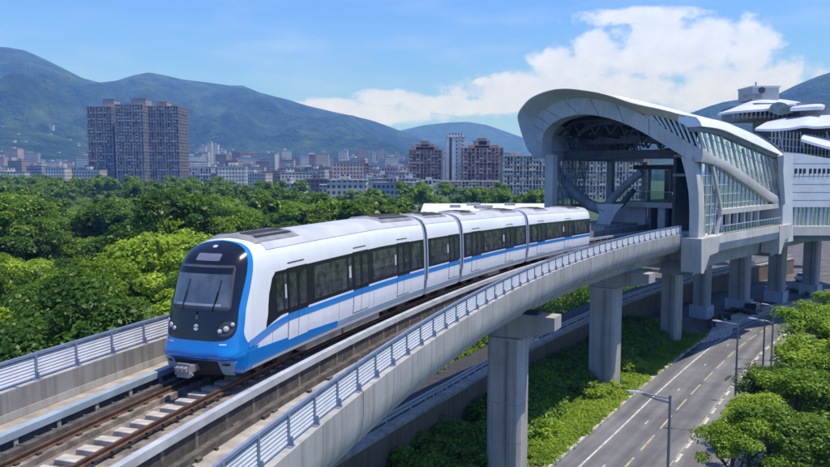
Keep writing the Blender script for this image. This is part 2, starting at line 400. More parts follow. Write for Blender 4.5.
for t in np.arange(8, 46, .55): b.box(TP(t, -2.57, (DECK+12.98)/2), (.12, .12, .66), -t*DEG)
b.build('support', M['troughc'], gb)
strip(MB(), TP, -8, 48, [(-2.62, DECK+.13), (-2.54, DECK+.13), (-2.54, 12.935), (-2.62, 12.935)]).build('web_plate', M['cable'], gb)
ct = MB(); strip(ct, TP, -8, 48, [(-3.02, DECK+.13), (-2.84, DECK+.13), (-2.84, DECK+.30), (-3.02, DECK+.30)])
for t in np.arange(9, 47, .21): ct.box(TP(t+random.uniform(-.1, .1), -2.93+random.uniform(-.22, .3), DECK+.14), (random.uniform(.08, .22), random.uniform(.06, .4), random.uniform(.06, .16)), -t*DEG+random.uniform(-.25, .25))
tag(ct.build('cable_tray', M['cable']), 'dark cable tray between the guard beam and the sunny walkway', 'cable tray')
gl = thing('guard_beam', 'blue grey guard beam along the shaded side before the far walkway', 'guard beam')
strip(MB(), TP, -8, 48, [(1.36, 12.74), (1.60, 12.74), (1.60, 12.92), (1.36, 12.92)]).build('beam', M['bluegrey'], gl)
b = MB()
for t in np.arange(8, 46, .55): b.box(TP(t, 1.46, (DECK+12.74)/2), (.14, .12, .42), -t*DEG)
b.build('support', M['walk'], gl)
strip(MB(), TP, -8, 48, [(1.44, DECK+.13), (1.52, DECK+.13), (1.52, 12.745), (1.44, 12.745)]).build('web_plate', M['cable'], gl)
ct = MB(); strip(ct, TP, -8, 48, [(1.08, DECK+.14), (1.26, DECK+.14), (1.26, DECK+.30), (1.08, DECK+.30)])
for t in np.arange(6, 47, .22): ct.box(TP(t, 1.22, DECK+.2), (.22, .07, .22), -t*DEG)
tag(ct.build('cable_tray', M['cable']), 'dark cable tray beside the blue grey guard beam', 'cable tray')

# fences
def fence(fn, off, th0, th1, step, label, solid, jit=0):
    f = thing('parapet_fence', label, 'fence'); ths = list(np.arange(th0, th1, step))
    b = MB()
    pr = [(off+.02, 13.24)]
    for i in range(len(ths)-1):
        a, c = fn(ths[i], off, 0), fn(ths[i+1], off, 0)
        if solid:
            n = 6
            for j in range(n):      # folded louvre panel
                z0 = 13.25+j*.092; z1 = z0+.0925
                q = []
                for p in (a, c):
                    d = Vector((math.sin(ths[i]*DEG), math.cos(ths[i]*DEG), 0)); nrm = Vector((d.y, -d.x, 0))
                    q.append([(p+nrm*.0)+Vector((0, 0, z0)), p+nrm*.014+Vector((0, 0, (z0+z1)/2)), p+Vector((0, 0, z1)), p-nrm*.012+Vector((0, 0, (z0+z1)/2))])
                b.loft(q)
    b.build('panel', M['fence'], f)
    rb = MB()
    for zz, w in ((13.92, .075), (13.83, .035)):
        rb2 = [[fn(t, off-w/2, zz-w/2), fn(t, off+w/2, zz-w/2), fn(t, off+w/2, zz+w/2), fn(t, off-w/2, zz+w/2)] for t in np.linspace(th0, ths[-1], 120)]
        rb.loft(rb2)
    rb.build('top_rail', M['post'], f)
    pm = MB(); pm.box((0, 0, .36), (.09, .07, .72)); pm.box((0, 0, .012), (.26, .2, .024)); pm.box((.09, 0, .12), (.1, .03, .22), taper=.6)
    p0 = None
    for t in ths:
        if p0 is None: p0 = pm.build('post', M['post'], f); o = p0
        else: o = p0.copy(); COL.objects.link(o)
        p = fn(t, off, 13.2); o.location = p; o.rotation_euler = (0, 0, -t*DEG)
    return f
fence(FP, .02, 11.6, 40.3, .545, 'silver louvred fence with blue grey posts along the sunny edge of the viaduct', True)
fence(TP, OUTL+.15, 12.5, 41, .60, 'grey panel fence on the far edge of the viaduct, in front of the trees', True)

# piers
def pier(x, y, rz, w, d, top, label, cap=True, plinth=False, capdir=1):
    t = thing('viaduct_pier', label, 'pier', (x, y, 0), rz, 'concrete piers of the viaduct and station')
    ch = .22; hw, hd = w/2, d/2
    loop = [(-hw+ch, -hd), (hw-ch, -hd), (hw, -hd+ch), (hw, hd-ch), (hw-ch, hd), (-hw+ch, hd), (-hw, hd-ch), (-hw, -hd+ch)]
    z0 = 0
    MB().loft([[(a, b_, z) for a, b_ in loop] for z in (z0-.5, top-(1.5 if cap else 0))]).build('column', M['pierc'], t)
    if cap:
        cl, cr2 = cap
        sec = [(-cl, top), (cr2, top), (cr2, top-.8), (hw+.05, top-1.45), (-hw-.05, top-1.5), (-cl, top-.75)]
        MB().loft([[(a, yy, z) for a, z in sec] for yy in (-hd*.82, hd*.82)]).build('cap_beam', M['pierc'], t)
    MB().tube([(hw*.3, -hd-.09, .1), (hw*.3, -hd-.09, top-1.7)], .07, 8).build('drain_pipe', M['stgrey'], t)
    jm = MB()
    for z in np.arange(2.4, top-2, 2.4): jm.loft([[(a*1.004, b_*1.004, z-.012), (a*1.004, b_*1.004, z+.012), (a*.97, b_*.97, z+.012), (a*.97, b_*.97, z-.012)] for a, b_ in loop+loop[:1]])
    jm.build('pour_joint', M['stgrey'], t)['kind'] = 'stuff'
    if cap:
        for q in (-1.6, 1.6): MB().box((q, 0, top+.1), (.7, .7, .2)).build('bearing', M['stdark'], t)
    if plinth:
        MB().box((0, 0, .8), (w+.5, d+.5, 1.6)).build('plinth', M['plinth'], t)
    return t
for i, th in enumerate(PIER_TH):
    mid = (FP(th, 0)+TP(th, OUTL+.3))/2
    lab = ['broad concrete pier below the near end of the viaduct', 'concrete pier close beside the camera under the train', 'broad concrete pier rising from dark bushes, its cap near the train middle', 'concrete pier on the grass verge beside the roadside kerb'][i]
    if i == 2: pier(5.75, 43.6, -27.6*DEG, 2.2, 1.7, 10.35, lab, cap=(4.4, 3.1))
    elif th < 30: pier(mid.x, mid.y, -th*DEG, 2.5, 1.9, 10.35, lab, cap=(4.1, 4.0))
    else: pier(16.75, 62.4, -th*DEG, 2.35, 1.9, 10.35, lab, cap=(4.1, 4.0))
for x, y, w, lab, pl_ in ((28.7, 79.5, 1.9, 'slim pier among bushes under the front of the station', 0), (37.1, 92, 1.8, 'pier with pale blue base under the station, first past the bushes', 1),
                    (44, 96.6, 2.4, 'stout pier with pale blue base under the middle of the station flank', 1), (52.4, 103.3, 2.1, 'pier under the white end block of the station with weeds at its foot', 1),
                    (60.5, 109, 2.1, 'pier below the glass band of the white hall beside the road', 1), (72, 116, 2.1, 'pier under the white hall past the bend of the road', 1)):
    pier(x, y, -46*DEG, w, 1.7, 10.9, lab, cap=False, plinth=bool(pl_))
# ------------------------------------------------------------------ the train
THN, TZ, NS = 18.40, 12.8, 1.10
def W(s, l, z): return TP(THN+s/TR/DEG, -l, TZ+z*(1-.0065*max(0, s-12)))
half = [(0, .12), (.75, .12), (1.14, .14), (1.27, .24), (1.32, .60), (1.35, 1.05), (1.365, 1.6), (1.35, 2.3), (1.325, 2.9), (1.285, 3.30), (1.19, 3.62), (1.0, 3.86), (.70, 4.0), (.36, 4.06), (0, 4.09)]
hp = smooth_pts(half, 6)
HZ = np.array([p[1] for p in hp]); HL = np.array([p[0] for p in hp])
loopR = [(max(p[0], 0), p[1]) for p in hp]
OUT = loopR + [(-l, z) for l, z in loopR[-2:0:-1]]               # closed section, starts bottom centre, goes up the right side
ZC = 2.0
ang = np.array([math.atan2(z-ZC, l) for l, z in OUT]); rad = np.array([math.hypot(l, z-ZC) for l, z in OUT])
oi = np.argsort(ang); angs = np.concatenate([ang[oi]-2*PI, ang[oi], ang[oi]+2*PI]); rads = np.concatenate([rad[oi]]*3)
def rho(a): return float(np.interp(a, angs, rads))
def Lf(a):                                                        # how deep the rounding of the nose is in each direction
    up = max(0, math.sin(a)); dn = max(0, -math.sin(a)); sd = abs(math.cos(a))
    return .95*sd+1.75*up**1.4*(1-.35*sd)+.12*dn
def nose_s(l, z):
    a = math.atan2(z-ZC, l); t = min(1, math.hypot(l, z-ZC)/rho(a)); p = 3.0
    s = Lf(a)*(1-(1-t**p)**(1/p))
    lean = .20*max(0, z-.95)
    bump = .10*math.exp(-((z-.78)/.16)**2)*(1 if z > .5 else 1)
    under = .07*max(0, .62-z)/.42
    return s+lean*(1-.0*t)+.10-bump+under+NS
def NP(l, z, pr=0):
    """a point of the nose skin pushed out by pr"""
    e = .02; s = nose_s(l, z); ds_l = (nose_s(l+e, z)-nose_s(l-e, z))/(2*e); ds_z = (nose_s(l, z+e)-nose_s(l, z-e))/(2*e)
    n = Vector((-1, max(-4, min(4, ds_l)), max(-4, min(4, ds_z)))).normalized()
    return W(s+n.x*pr, l+n.y*pr, z+n.z*pr)
train = thing('metro_train', 'white and blue metro train with a black front running along the curved viaduct', 'train')
GAPS = [0, 16.6, 21.1, 31.2, 42.9]
def lw(z): return float(np.interp(z, HZ[6:], HL[6:]))
# --- nose shell in bands: black mask, blue arch, white
def ring(t, k, sback=None):
    l, z = OUT[k]; l, z = l*t, ZC+(z-ZC)*t
    return l, z
def tmask(a):
    up = math.sin(a)
    if up > 0: return lerp(.885, .965, up**2)
    # bottom of the mask sits at z ~ 1.2, rounded
    r = rho(a); lim = .80/max(1e-3, -math.sin(a))
    side = .885*r
    return min(side, (lim**-6+side**-6)**(-1/6))/r
def tblue(a):
    up = math.sin(a)
    w_ = min(1, max(0, (-.36-up)/.22)); w_ = w_*w_*(3-2*w_)
    return lerp(lerp(.968, .972, max(0, up)), 1.0, w_)
K = len(OUT)
def band_rows(t0, t1, n):
    rows = []
    for j in range(n+1):
        r = []
        for k in range(K):
            a = ang[k]; A0, A1 = t0(a), t1(a); t = lerp(A0, A1, j/n)
            l, z = OUT[k]; l, z = l*t, ZC+(z-ZC)*t; r.append(W(nose_s(l, z), l, z))
        rows.append(r)
    return rows
lead = MB()
lead.grid(band_rows(tblue, lambda a: 1.0, 3), closed=True)
S_END = 16.45
rows = []
for j in range(34):
    r = []
    for k in range(K):
        l, z = OUT[k]; s0 = nose_s(l, z); r.append(W(lerp(s0, S_END, (j/33)**1.3), l, z))
    rows.append(r)
lead.grid(rows, closed=True)
for fi in range(3*K, 3*K+6*K):           # the blue of the bumper wraps round the lower corners
    j, k = (fi-3*K)//K, (fi-3*K) % K
    l, z = OUT[k]; s_ = lerp(nose_s(l, z), S_END, ((j+1)/33)**1.3)
    if z < 1.06 and abs(l) > .8 and s_ < NS+1.45: lead.mi[fi] = 1
lead.add([W(S_END, l, z) for l, z in OUT], [tuple(range(K))])
body1 = lead.build('car_body', [M['whitep'], M['bluep']], train, smooth=35)
body1['label'] = 'white leading car behind the rounded black and blue nose'
tag(MB().grid(band_rows(lambda a: .02, tmask, 16), closed=True).add([], []).build('front_mask', M['blackp'], body1, smooth=60))
bl = MB().grid(band_rows(tmask, tblue, 8), closed=True).build('front_arch', M['bluep'], body1, smooth=60)
def nose_patch(name, m, zf, parent, pr=.008, n=26, thick=.03):
    """zf: list of (z, l0, l1); a panel following the nose skin"""
    f, bk = [], []
    for z, a, b_ in zf:
        f.append([NP(lerp(a, b_, i/n), z, pr) for i in range(n+1)])
        bk.append([NP(lerp(a, b_, i/n), z, pr-thick) for i in range(n+1)])
    mb = MB().grid(f)
    loops = [f[0], f[-1]]
    mb.grid([f[0], bk[0]]); mb.grid([f[-1], bk[-1]]); mb.grid([[r[0] for r in f], [r[0] for r in bk]]); mb.grid([[r[-1] for r in f], [r[-1] for r in bk]])
    return mb.build(name, m, parent, smooth=50)
def rrect(z0, z1, w0, w1, r, n=14):
    out = []
    for i in range(n+1):
        u = .5-.5*math.cos(PI*i/n); z = lerp(z0, z1, u); w = lerp(w0, w1, u)
        dz = min(z-z0, z1-z); c = r-math.sqrt(max(0, r*r-(r-min(dz, r))**2)); out.append((z, -(w-c), w-c))
    return out
ws_frame = nose_patch('windshield', M['acd'], rrect(2.08, 3.37, 1.03, .97, .12), body1, .006)
nose_patch('pane', M['shield'], rrect(2.12, 3.33, .99, .93, .10), ws_frame, .014)
nose_patch('sun_blind', M['blackp'], [(z, -.92, .92) for z in np.linspace(3.12, 3.30, 3)], ws_frame, .018)
nose_patch('dashboard', M['hoop'], [(z, -.80, .74) for z in np.linspace(2.20, 2.27, 3)], ws_frame, .018); nose_patch('dashboard', M['acd'], [(z, -.95, .95) for z in np.linspace(2.13, 2.19, 3)], ws_frame, .018)
for sx in (-.55, .5):      # wipers
    mb = MB(); mb.bar(NP(sx, 2.06, .03), NP(sx+.12, 2.62, .035), .03); mb.bar(NP(sx+.10, 2.35, .035), NP(sx+.17, 2.95, .035), .022); mb.build('wiper', M['blackp'], ws_frame)
nose_patch('destination_sign', M['signg'], rrect(3.48, 3.68, .42, .40, .04), body1, .008)
nose_patch('top_lamp', M['lampw'], rrect(3.84, 3.90, .07, .07, .02, 6), body1, .012, n=6)
for sg in (-1, 1):
    hl = None
    zs = []
    for i in range(13):
        u = i/12; z = lerp(1.36, 1.78, u); a = .62+.20*u**.8; b_ = 1.13+.06*u
        e = math.sqrt(max(0, 1-(2*u-1)**2)); m_ = (a+b_)/2+.0; hw = (b_-a)/2*(.35+.65*e)
        zs.append((z, sg*(m_-hw), sg*(m_+hw)))
    hl = nose_patch('headlight', M['acd'], zs, body1, .012)
    for (lx, lz, rr) in ((.78, 1.50, .062), (.95, 1.57, .082), (1.10, 1.69, .06)):
        c = NP(sg*lx, lz, .02); n_ = (NP(sg*lx, lz, .12)-NP(sg*lx, lz, .02)).normalized()
        up = Vector((0, 0, 1)); x = n_.cross(up).normalized(); y = x.cross(n_)
        mb = MB(); pr = [(rr, -.02), (rr, .012), (rr*.82, .022), (rr*.45, .03), (.001, .032)]
        mb.grid([[c+x*(math.cos(q)*r_)+y*(math.sin(q)*r_)+n_*h for q in np.linspace(0, 2*PI, 16, endpoint=False)] for r_, h in pr], closed=True)
        mb.build('lamp', M['lampw'], hl, smooth=60)
# small white emblem: a ring with a bar, and a fleck above it
mb = MB()
for z0, w in ((1.64, .055), (1.58, .085), (1.50, .07)):
    pass
for a0, a1 in ((.3, 2.9), (3.4, 6.0)):
    rr = []
    for q in np.linspace(a0, a1, 12): rr.append([NP(math.cos(q)*r_, 1.58+math.sin(q)*r_*1.1, .012) for r_ in (.05, .085)])
    mb.grid(rr)
mb.grid([[NP(-.02, 1.50, .013), NP(.02, 1.50, .013)], [NP(-.02, 1.66, .013), NP(.02, 1.66, .013)]])
mb.build('emblem', M['whitep'], body1)
mb = MB(); mb.grid([[NP(-.05, 1.82, .012), NP(.05, 1.82, .012)], [NP(-.015, 1.87, .012), NP(.015, 1.87, .012)], [NP(-.04, 1.92, .012), NP(.04, 1.92, .012)]]); mb.build('emblem', M['signg'], body1)
# lower nose: seam, coupler opening's shade as a flat black patch, grey corner skirts
nose_patch('coupler_dark_patch', M['rubber'], [(z, -.76, .76) for z in np.linspace(.135, .64, 6)], body1, .006)
for sg in (-1, 1):
    nose_patch('corner_skirt', M['skirtg'], [(z, sg*.78, sg*lerp(1.08, 1.25, (z-.15)/.45)) for z in np.linspace(.15, .60, 6)], body1, .012)
    nose_patch('marker_plate', M['blackp'], [(z, sg*.86, sg*1.10) for z in np.linspace(.50, .58, 3)], body1, .02, n=5)
nose_patch('bumper_seam', M['blackp'], [(.668, -1.2, 1.2), (.690, -1.2, 1.2)], body1, .006)
nose_patch('lamp_fleck', M['whitep'], [(z, .80, 1.0) for z in (1.10, 1.14)], body1, .008, n=4); nose_patch('lamp_fleck', M['whitep'], [(z, -1.0, -.80) for z in (1.10, 1.14)], body1, .008, n=4)
cp = MB(); cp.bar(W(NS+.35, 0, .42), W(NS-.34, 0, .42), .2, .2); cp.bar(W(NS-.34, 0, .42), W(NS-.46, 0, .42), .42, .34)
for q in (-.14, .0, .14): cp.bar(W(NS-.45, q, .52), W(NS-.58, q, .50), .09, .12)
cp.bar(W(NS-.40, -.3, .34), W(NS-.40, .3, .34), .06); cp.bar(W(NS-.42, -.22, .62), W(NS-.42, .22, .62), .07)
cp.build('coupler', M['acg'], train)
# --- trailing modules
def module(s0, s1, lab):
    mb = MB(); rows = []
    e = .10
    for s, k in [(s0, .985), (s0+e, 1)]+[(lerp(s0+e, s1-e, i/16), 1) for i in range(1, 16)]+[(s1-e, 1), (s1, .985)]:
        rows.append([W(s, l*k, ZC+(z-ZC)*k) for l, z in OUT])
    mb.loft(rows); o = mb.build('car_body', M['whitep'], train, smooth=35); o['label'] = lab; return o
b2 = module(16.82, 20.95, 'short white second module of the train')
b3 = module(21.32, 31.05, 'white third module of the train with dark windows')
b4 = module(31.42, 42.9, 'white rear module of the train nearest the station')
def side_patch(name, m, s0, s1, zl, zh, parent, sg, pr=.006, thick=.03, n=None, rz=5):
    n = n or max(2, int((s1-s0)/.5)); g, bk = [], []
    zl_ = zl if callable(zl) else (lambda s: zl); zh_ = zh if callable(zh) else (lambda s: zh)
    for j in range(rz+1):
        g.append([]); bk.append([])
        for i in range(n+1):
            s = lerp(s0, s1, i/n); z = lerp(zl_(s), zh_(s), j/rz); w = lw(z)
            g[-1].append(W(s, sg*(w+pr), z)); bk[-1].append(W(s, sg*(w-thick), z))
    mb = MB().grid(g); mb.grid([g[0], bk[0]]); mb.grid([g[-1], bk[-1]]); mb.grid([[r[0] for r in g], [r[0] for r in bk]]); mb.grid([[r[-1] for r in g], [r[-1] for r in bk]])
    return mb.build(name, m, parent, smooth=50)
WB, WT = 1.55, 2.98
def sides(body, s0, s1, doors, wins, sg, lead=False):
    fz = (lambda s: WT if s > 3.55 else lerp(WB-.2, WT, max(0, (s-3.0)/.55)**.55)) if lead else WT
    a = 3.0 if lead else s0+.06
    side_patch('window_band', M['band'], a, s1-.06, (lambda s: WB-.24*max(0, (4.0-s))**1.2) if lead else WB, fz, body, sg, n=60)
    # stripe
    if lead:
        zt = lambda s: 1.47 if s > 4.3 else 1.47-.38*min(1, (4.3-s)/2.3)**1.4
        zb = lambda s: 1.25 if s > 4.5 else 1.25-.36*min(1, (4.5-s)/2.2)**1.4
        side_patch('blue_stripe', M['bluep'], NS+.90, s1-.03, zb, zt, body, sg, pr=.010, n=70)
        side_patch('skirt_stripe', M['bluep'], NS+.88, 8.0, lambda s: .30, lambda s: lerp(.80, .56, min(1, max(0, s-2.2)/5.8)), body, sg, pr=.012, n=30)
        side_patch('skirt_stripe', M['skirtg'], 8.0, s1-.03, .32, .54, body, sg, pr=.012, n=16)
    else:
        side_patch('blue_stripe', M['bluep'], s0+.03, s1-.03, 1.25, 1.47, body, sg, pr=.010)
        side_patch('skirt_stripe', M['skirtg'], s0+.03, s1-.03, .30, .52, body, sg, pr=.012)
    for c, w in doors:
        d = side_patch('door', M['band'], c-w/2, c+w/2, .60, WT+.02, body, sg, pr=.012, n=4)
        lo = side_patch('lower_panel', M['whitep'], c-w/2+.02, c+w/2-.02, .62, 1.245, d, sg, pr=.017, n=4)
        side_patch('stripe_panel', M['bluep'], c-w/2+.02, c+w/2-.02, 1.25, 1.50, d, sg, pr=.017, n=4)
        for q in (-1, 1):
            side_patch('door_glass', M['doorg'], c+q*w/4-w*.17, c+q*w/4+w*.17, WB+.12, WT-.16, d, sg, pr=.019, n=3)
        side_patch('leaf_gap', M['rubber'], c-.012, c+.012, .60, WT, d, sg, pr=.021, n=1)
    for c, w in wins:
        wn = side_patch('window', M['twin'], c-w/2, c+w/2, WB+.14, WT-.14, body, sg, pr=.012, n=4)
        if w > 1.5: side_patch('transom', M['rubber'], c-w/2, c+w/2, WT-.52, WT-.49, wn, sg, pr=.016, n=4, rz=1); side_patch('mullion', M['rubber'], c-.02, c+.02, WB+.14, WT-.14, wn, sg, pr=.016, n=1)
        elif w < .4: side_patch('notice', M['notice'], c-w*.3, c+w*.3, WB+.5, WB+.95, wn, sg, pr=.016, n=1)
for sg in (1, -1):
    sides(body1, 0, S_END, [(5.05, 1.35), (9.95, 1.35), (14.1, 1.3)], [(3.86, .42), (4.24, .18), (7.45, 2.5), (9.0, .28), (12.1, 2.1), (13.25, .24), (15.5, 1.0)], sg, True)
    sides(b2, 16.82, 20.95, [(20.1, 1.3)], [(18.2, 1.9), (19.3, .25)], sg)
    sides(b3, 21.32, 31.05, [(23.2, 1.35), (28.3, 1.35)], [(22.1, .6), (25.6, 2.5), (27.3, .3), (30.0, 1.3)], sg)
    sides(b4, 31.42, 42.9, [(33.6, 1.35), (38.6, 1.35)], [(32.4, .7), (36.0, 2.6), (37.7, .3), (41.0, 2.2)], sg)
    for body, ss in ((body1, (5.0, 9.9, 14.0)), (b3, (23.2, 28.3)), (b4, (33.6, 38.6))):
        for c in ss: side_patch('vent_slot', M['acd'], c-.55, c+.55, 3.14, 3.18, body, sg, pr=.008, n=3, rz=1)
    for c in (3.4, 8.1, 11.15): side_patch('body_seam', M['acg'], c-.008, c+.008, .56, 1.2, body1, sg, pr=.005, n=1)
# gangways and hoops
for g0, g1 in ((16.45, 16.82), (20.95, 21.32), (31.05, 31.42)):
    MB().loft([[W(s, l*.90, ZC+.05+(z-ZC)*.90) for l, z in OUT] for s in (g0-.02, g1+.02)]).build('gangway', M['rubber'], train)
    for s in (g0-.02, g1-.08):
        ins = [(l*.97, ZC+(z-ZC)*.97) for l, z in OUT]; ou = [(l*1.018, ZC+(z-ZC)*1.018) for l, z in OUT]
        up = [k for k in range(K) if OUT[k][1] > .9]
        up = sorted(up, key=lambda k: math.atan2(OUT[k][1]-ZC, OUT[k][0]) if OUT[k][1] > ZC or OUT[k][0] > 0 else math.atan2(OUT[k][1]-ZC, OUT[k][0])+2*PI)
        MB().loft([[W(s, *ins[k]), W(s+.10, *ins[k]), W(s+.10, *ou[k]), W(s, *ou[k])] for k in up]).build('gangway_hoop', M['hoop'], train, smooth=30)
# roof units
def roof_unit(s0, s1, w, h, grilles):
    rows = []
    zr = lambda l: float(np.interp(abs(l), HL[-30:][::-1], HZ[-30:][::-1]))
    for s, k in ((s0, 0), (s0+.22, 1), (s1-.22, 1), (s1, 0)):
        top = [(-w, zr(w)-.05), (-w+.06, zr(w)+.01+h*k*.6), (-w*.6, zr(w*.6)+h*k*.8), (0, 4.10+h*k*.62), (w*.6, zr(w*.6)+h*k*.8), (w-.06, zr(w)+.01+h*k*.6), (w, zr(w)-.05)]
        rows.append([W(s, l, z) for l, z in top])
    o = MB().loft(rows).build('roof_unit', M['acg'], train, smooth=20)
    mb = MB()
    n = int((s1-s0-.7)/.16)
    for i in range(n):
        s = s0+.4+i*.16
        for sg in (-1, 1): mb.bar(W(s, sg*w*.16, 4.10+h*.75), W(s, sg*w*.8, zr(w*.8)+h*.84), .07, .03)
    mb.build('grille', M['acd'], o)
roof_unit(3.1, 6.1, .98, .14, 2); roof_unit(12.6, 16.2, .98, .16, 2); roof_unit(17.4, 20.4, .9, .14, 2); roof_unit(22.2, 24.4, .9, .16, 2); roof_unit(28.0, 30.6, .95, .15, 2); roof_unit(33.5, 36.0, .95, .15, 2); roof_unit(39.5, 42.0, .95, .15, 2)
for s0, s1, bd in ((3.4, 16.3, body1), (16.95, 20.8, b2), (21.45, 30.9, b3), (31.55, 42.8, b4)):
    MB().loft([[W(s, l, z) for l, z in ((-1.16, 3.71), (-.99, 3.90), (-.70, 4.03), (-.3, 4.095), (.3, 4.095), (.70, 4.03), (.99, 3.90), (1.16, 3.71), (.6, 3.6), (-.6, 3.6))] for s in np.linspace(s0, s1, 18)]).build('roof_panel', M['roofp'], bd, smooth=30)
# bogies and underfloor boxes
def bogie(s):
    o = MB(); 
    for sg in (-1, 1): o.bar(W(s-1.35, sg*1.02, .22), W(s+1.35, sg*1.02, .22), .16, .22); o.bar(W(s-.35, sg*1.06, .10), W(s+.35, sg*1.06, .10), .2, .3)
    o.bar(W(s-1, 0, .12), W(s+1, 0, .12), 1.7, .16)
    b_ = o.build('bogie', M['bogie'], train)
    for ds in (-.95, .95):
        for sg in (-1, 1):
            w = MB(); c = W(s+ds, sg*.78, .20); ax = (W(s+ds, sg*.78+.1, .20)-c).normalized()
            w.loft([[c+ax*h+Vector((0, 0, math.sin(q)*r_))+Vector((-ax.y, ax.x, 0))*math.cos(q)*r_ for q in np.linspace(0, 2*PI, 20, endpoint=False)] for h, r_ in ((-sg*.07, .40), (sg*.07, .40), (sg*.075, .13), (sg*.22, .12))])
            w.build('wheel', M['bogie'], b_, smooth=30)
for s in (4.3, 14.2, 18.9, 23.6, 28.9, 33.8, 40.4): bogie(s)
for s0, s1 in ((5.9, 8.6), (8.8, 12.0), (25.4, 27.1), (35.6, 38.4)):
    mb = MB(); n = 4
    mb.loft([[W(s, -1.16, .24), W(s, 1.16, .24), W(s, 1.16, -.08), W(s, 1.0, -.14), W(s, -1.0, -.14), W(s, -1.16, -.08)] for s in np.linspace(s0, s1, n)]).build('underfloor_box', M['ubox'], train)

# ------------------------------------------------------------------ the station
SH = 44*DEG; SA = Vector((25.3, 65.0, 0)); SU = Vector((-math.cos(SH), math.sin(SH), 0)); SV = Vector((math.sin(SH), math.cos(SH), 0))
def S(q, r, z): p = SA+SU*q+SV*r; p.z = z; return p       # q across to the far side, r along the line, z up
def onR(x, y, r):
    """point of a photo pixel on the station's cross plane at r"""
    d = ray(x, y); O = SA+SV*r; n = SV; t = O.dot(n)/(d.x*n.x+d.y*n.y); p = Vector((d.x*t, d.y*t, CAMZ+d.z*t))
    return (p-SA).dot(SU), p.z
def onQ(x, y, q):
    d = ray(x, y); O = SA+SU*q; t = O.dot(SU)/(d.x*SU.x+d.y*SU.y); p = Vector((d.x*t, d.y*t, CAMZ+d.z*t))
    return (p-SA).dot(SV), p.z
bpy.context.view_layer.update()
stn = thing('metro_station', 'elevated metro station with a leaf shaped concrete portal, white shell roof and green glass flank', 'station', S(8, 10, 0))
def part(mb, name, m, parent=None, **kw):
    o = mb.build(name, m, None, **kw); o.data.transform(stn_inv); o.parent = parent or stn; return o
from mathutils import Matrix
stn_inv = Matrix.Translation(-stn.location)
OUTER = [(16.3, 20.2), (17.2, 21.0), (17.95, 22.4), (18.6, 24.2), (18.6, 24.9), (18.1, 25.6), (17.0, 26.45), (15.1, 27.0), (13.0, 27.1), (10.2, 26.65), (8.1, 26.1), (5.6, 25.2), (2.8, 24.45), (.0, 23.55)]
MID = [(16.3, 20.25), (17.0, 21.3), (17.4, 22.6), (17.6, 23.8), (17.45, 24.5), (16.9, 25.05), (16.0, 25.5), (14.3, 26.05), (12.4, 26.25), (10.0, 25.95), (8.0, 25.35), (5.6, 24.35), (3.2, 22.9), (-.1, 20.95)]
INNER = [(16.25, 20.3), (16.4, 21.2), (16.45, 22.0), (16.2, 22.9), (15.7, 23.45), (15.0, 23.9), (14.0, 24.3), (12.4, 24.55), (11.0, 24.5), (9.0, 24.1), (7.1, 23.45), (5.3, 22.6), (3.2, 21.4), (.55, 19.85)]
O_, M_, I_ = (smooth_pts(c, 5) for c in (OUTER, MID, INNER))
n = len(O_)
mb = MB(); rows = []
for k in range(n):
    o, m, i = O_[k], M_[k], I_[k]
    rows.append([S(o[0], -1.3, o[1]-.05), S(m[0], .0, m[1]), S(i[0], -.1, i[1]), S(i[0]-.0, 1.6, i[1]+.02), S(m[0], 2.0, m[1]+.1), S(o[0]-.15, -.9, o[1]-.32)])
mb.loft([[S(m[0], 0, m[1]), S(i[0], -.12, i[1]), S(i[0], 1.7, i[1]), S(m[0], 1.7, m[1])] for m, i in zip(M_, I_)])
port = part(mb, 'portal_arch', M['stconc'], smooth=35)
def lipin(o, m):
    if o[0] > 6.5: return m
    u = min(1, (6.5-o[0])/2.5); t = (o[0], o[1]-.75); return (lerp(m[0], t[0], u), lerp(m[1], t[1], u)) if u < 1 else t
mb = MB(); LI = [lipin(o, m) for o, m in zip(O_, M_)]
mb.loft([[S(o[0], lerp(-1.5, -.5, min(1, max(0, 6-o[0])/6)), o[1]), S(o[0], -.1, o[1]+.03), S(m[0]+.001, .9, m[1]+.02), S(m[0], -.02, m[1]), S(lerp(o[0], m[0], .10), lerp(-1.44, -.48, min(1, max(0, 6-o[0])/6)), lerp(o[1], m[1], .10)-.02)] for o, m in zip(O_, LI) if o[0] > .9])
part(mb, 'portal_lip', M['stconc'], port, smooth=25)
# panel joints on the arch
mb = MB()
for k in range(8, n-6, 7):
    m, i = M_[k], I_[k]; mb.bar(S(m[0], -.03, m[1]-.05), S(i[0], -.14, i[1]+.05), .05, .03)
part(mb, 'panel_joint', M['stgrey'], port)
# right leg of the portal
LEG = [(1.45, 20.2, .25, 20.1), (.95, 18.6, -.02, 18.8), (.62, 17.0, -.28, 17.0), (.48, 15.2, -.40, 15.2), (.44, 12.9, -.40, 12.9)]
mb = MB(); mb.loft([[S(a, -.05, z), S(b_, -.05, z2), S(b_, 1.15, z2), S(a, 1.15, z)] for a, z, b_, z2 in LEG]); part(mb, 'portal_leg', M['stconc'], smooth=30)
# left post
mb = MB(); mb.loft([[S(16.35, .3, z), S(15.35, .3, z), S(15.35, 1.2, z), S(16.35, 1.2, z)] for z in (12, 20.6)]); part(mb, 'portal_post', M['stconc'])
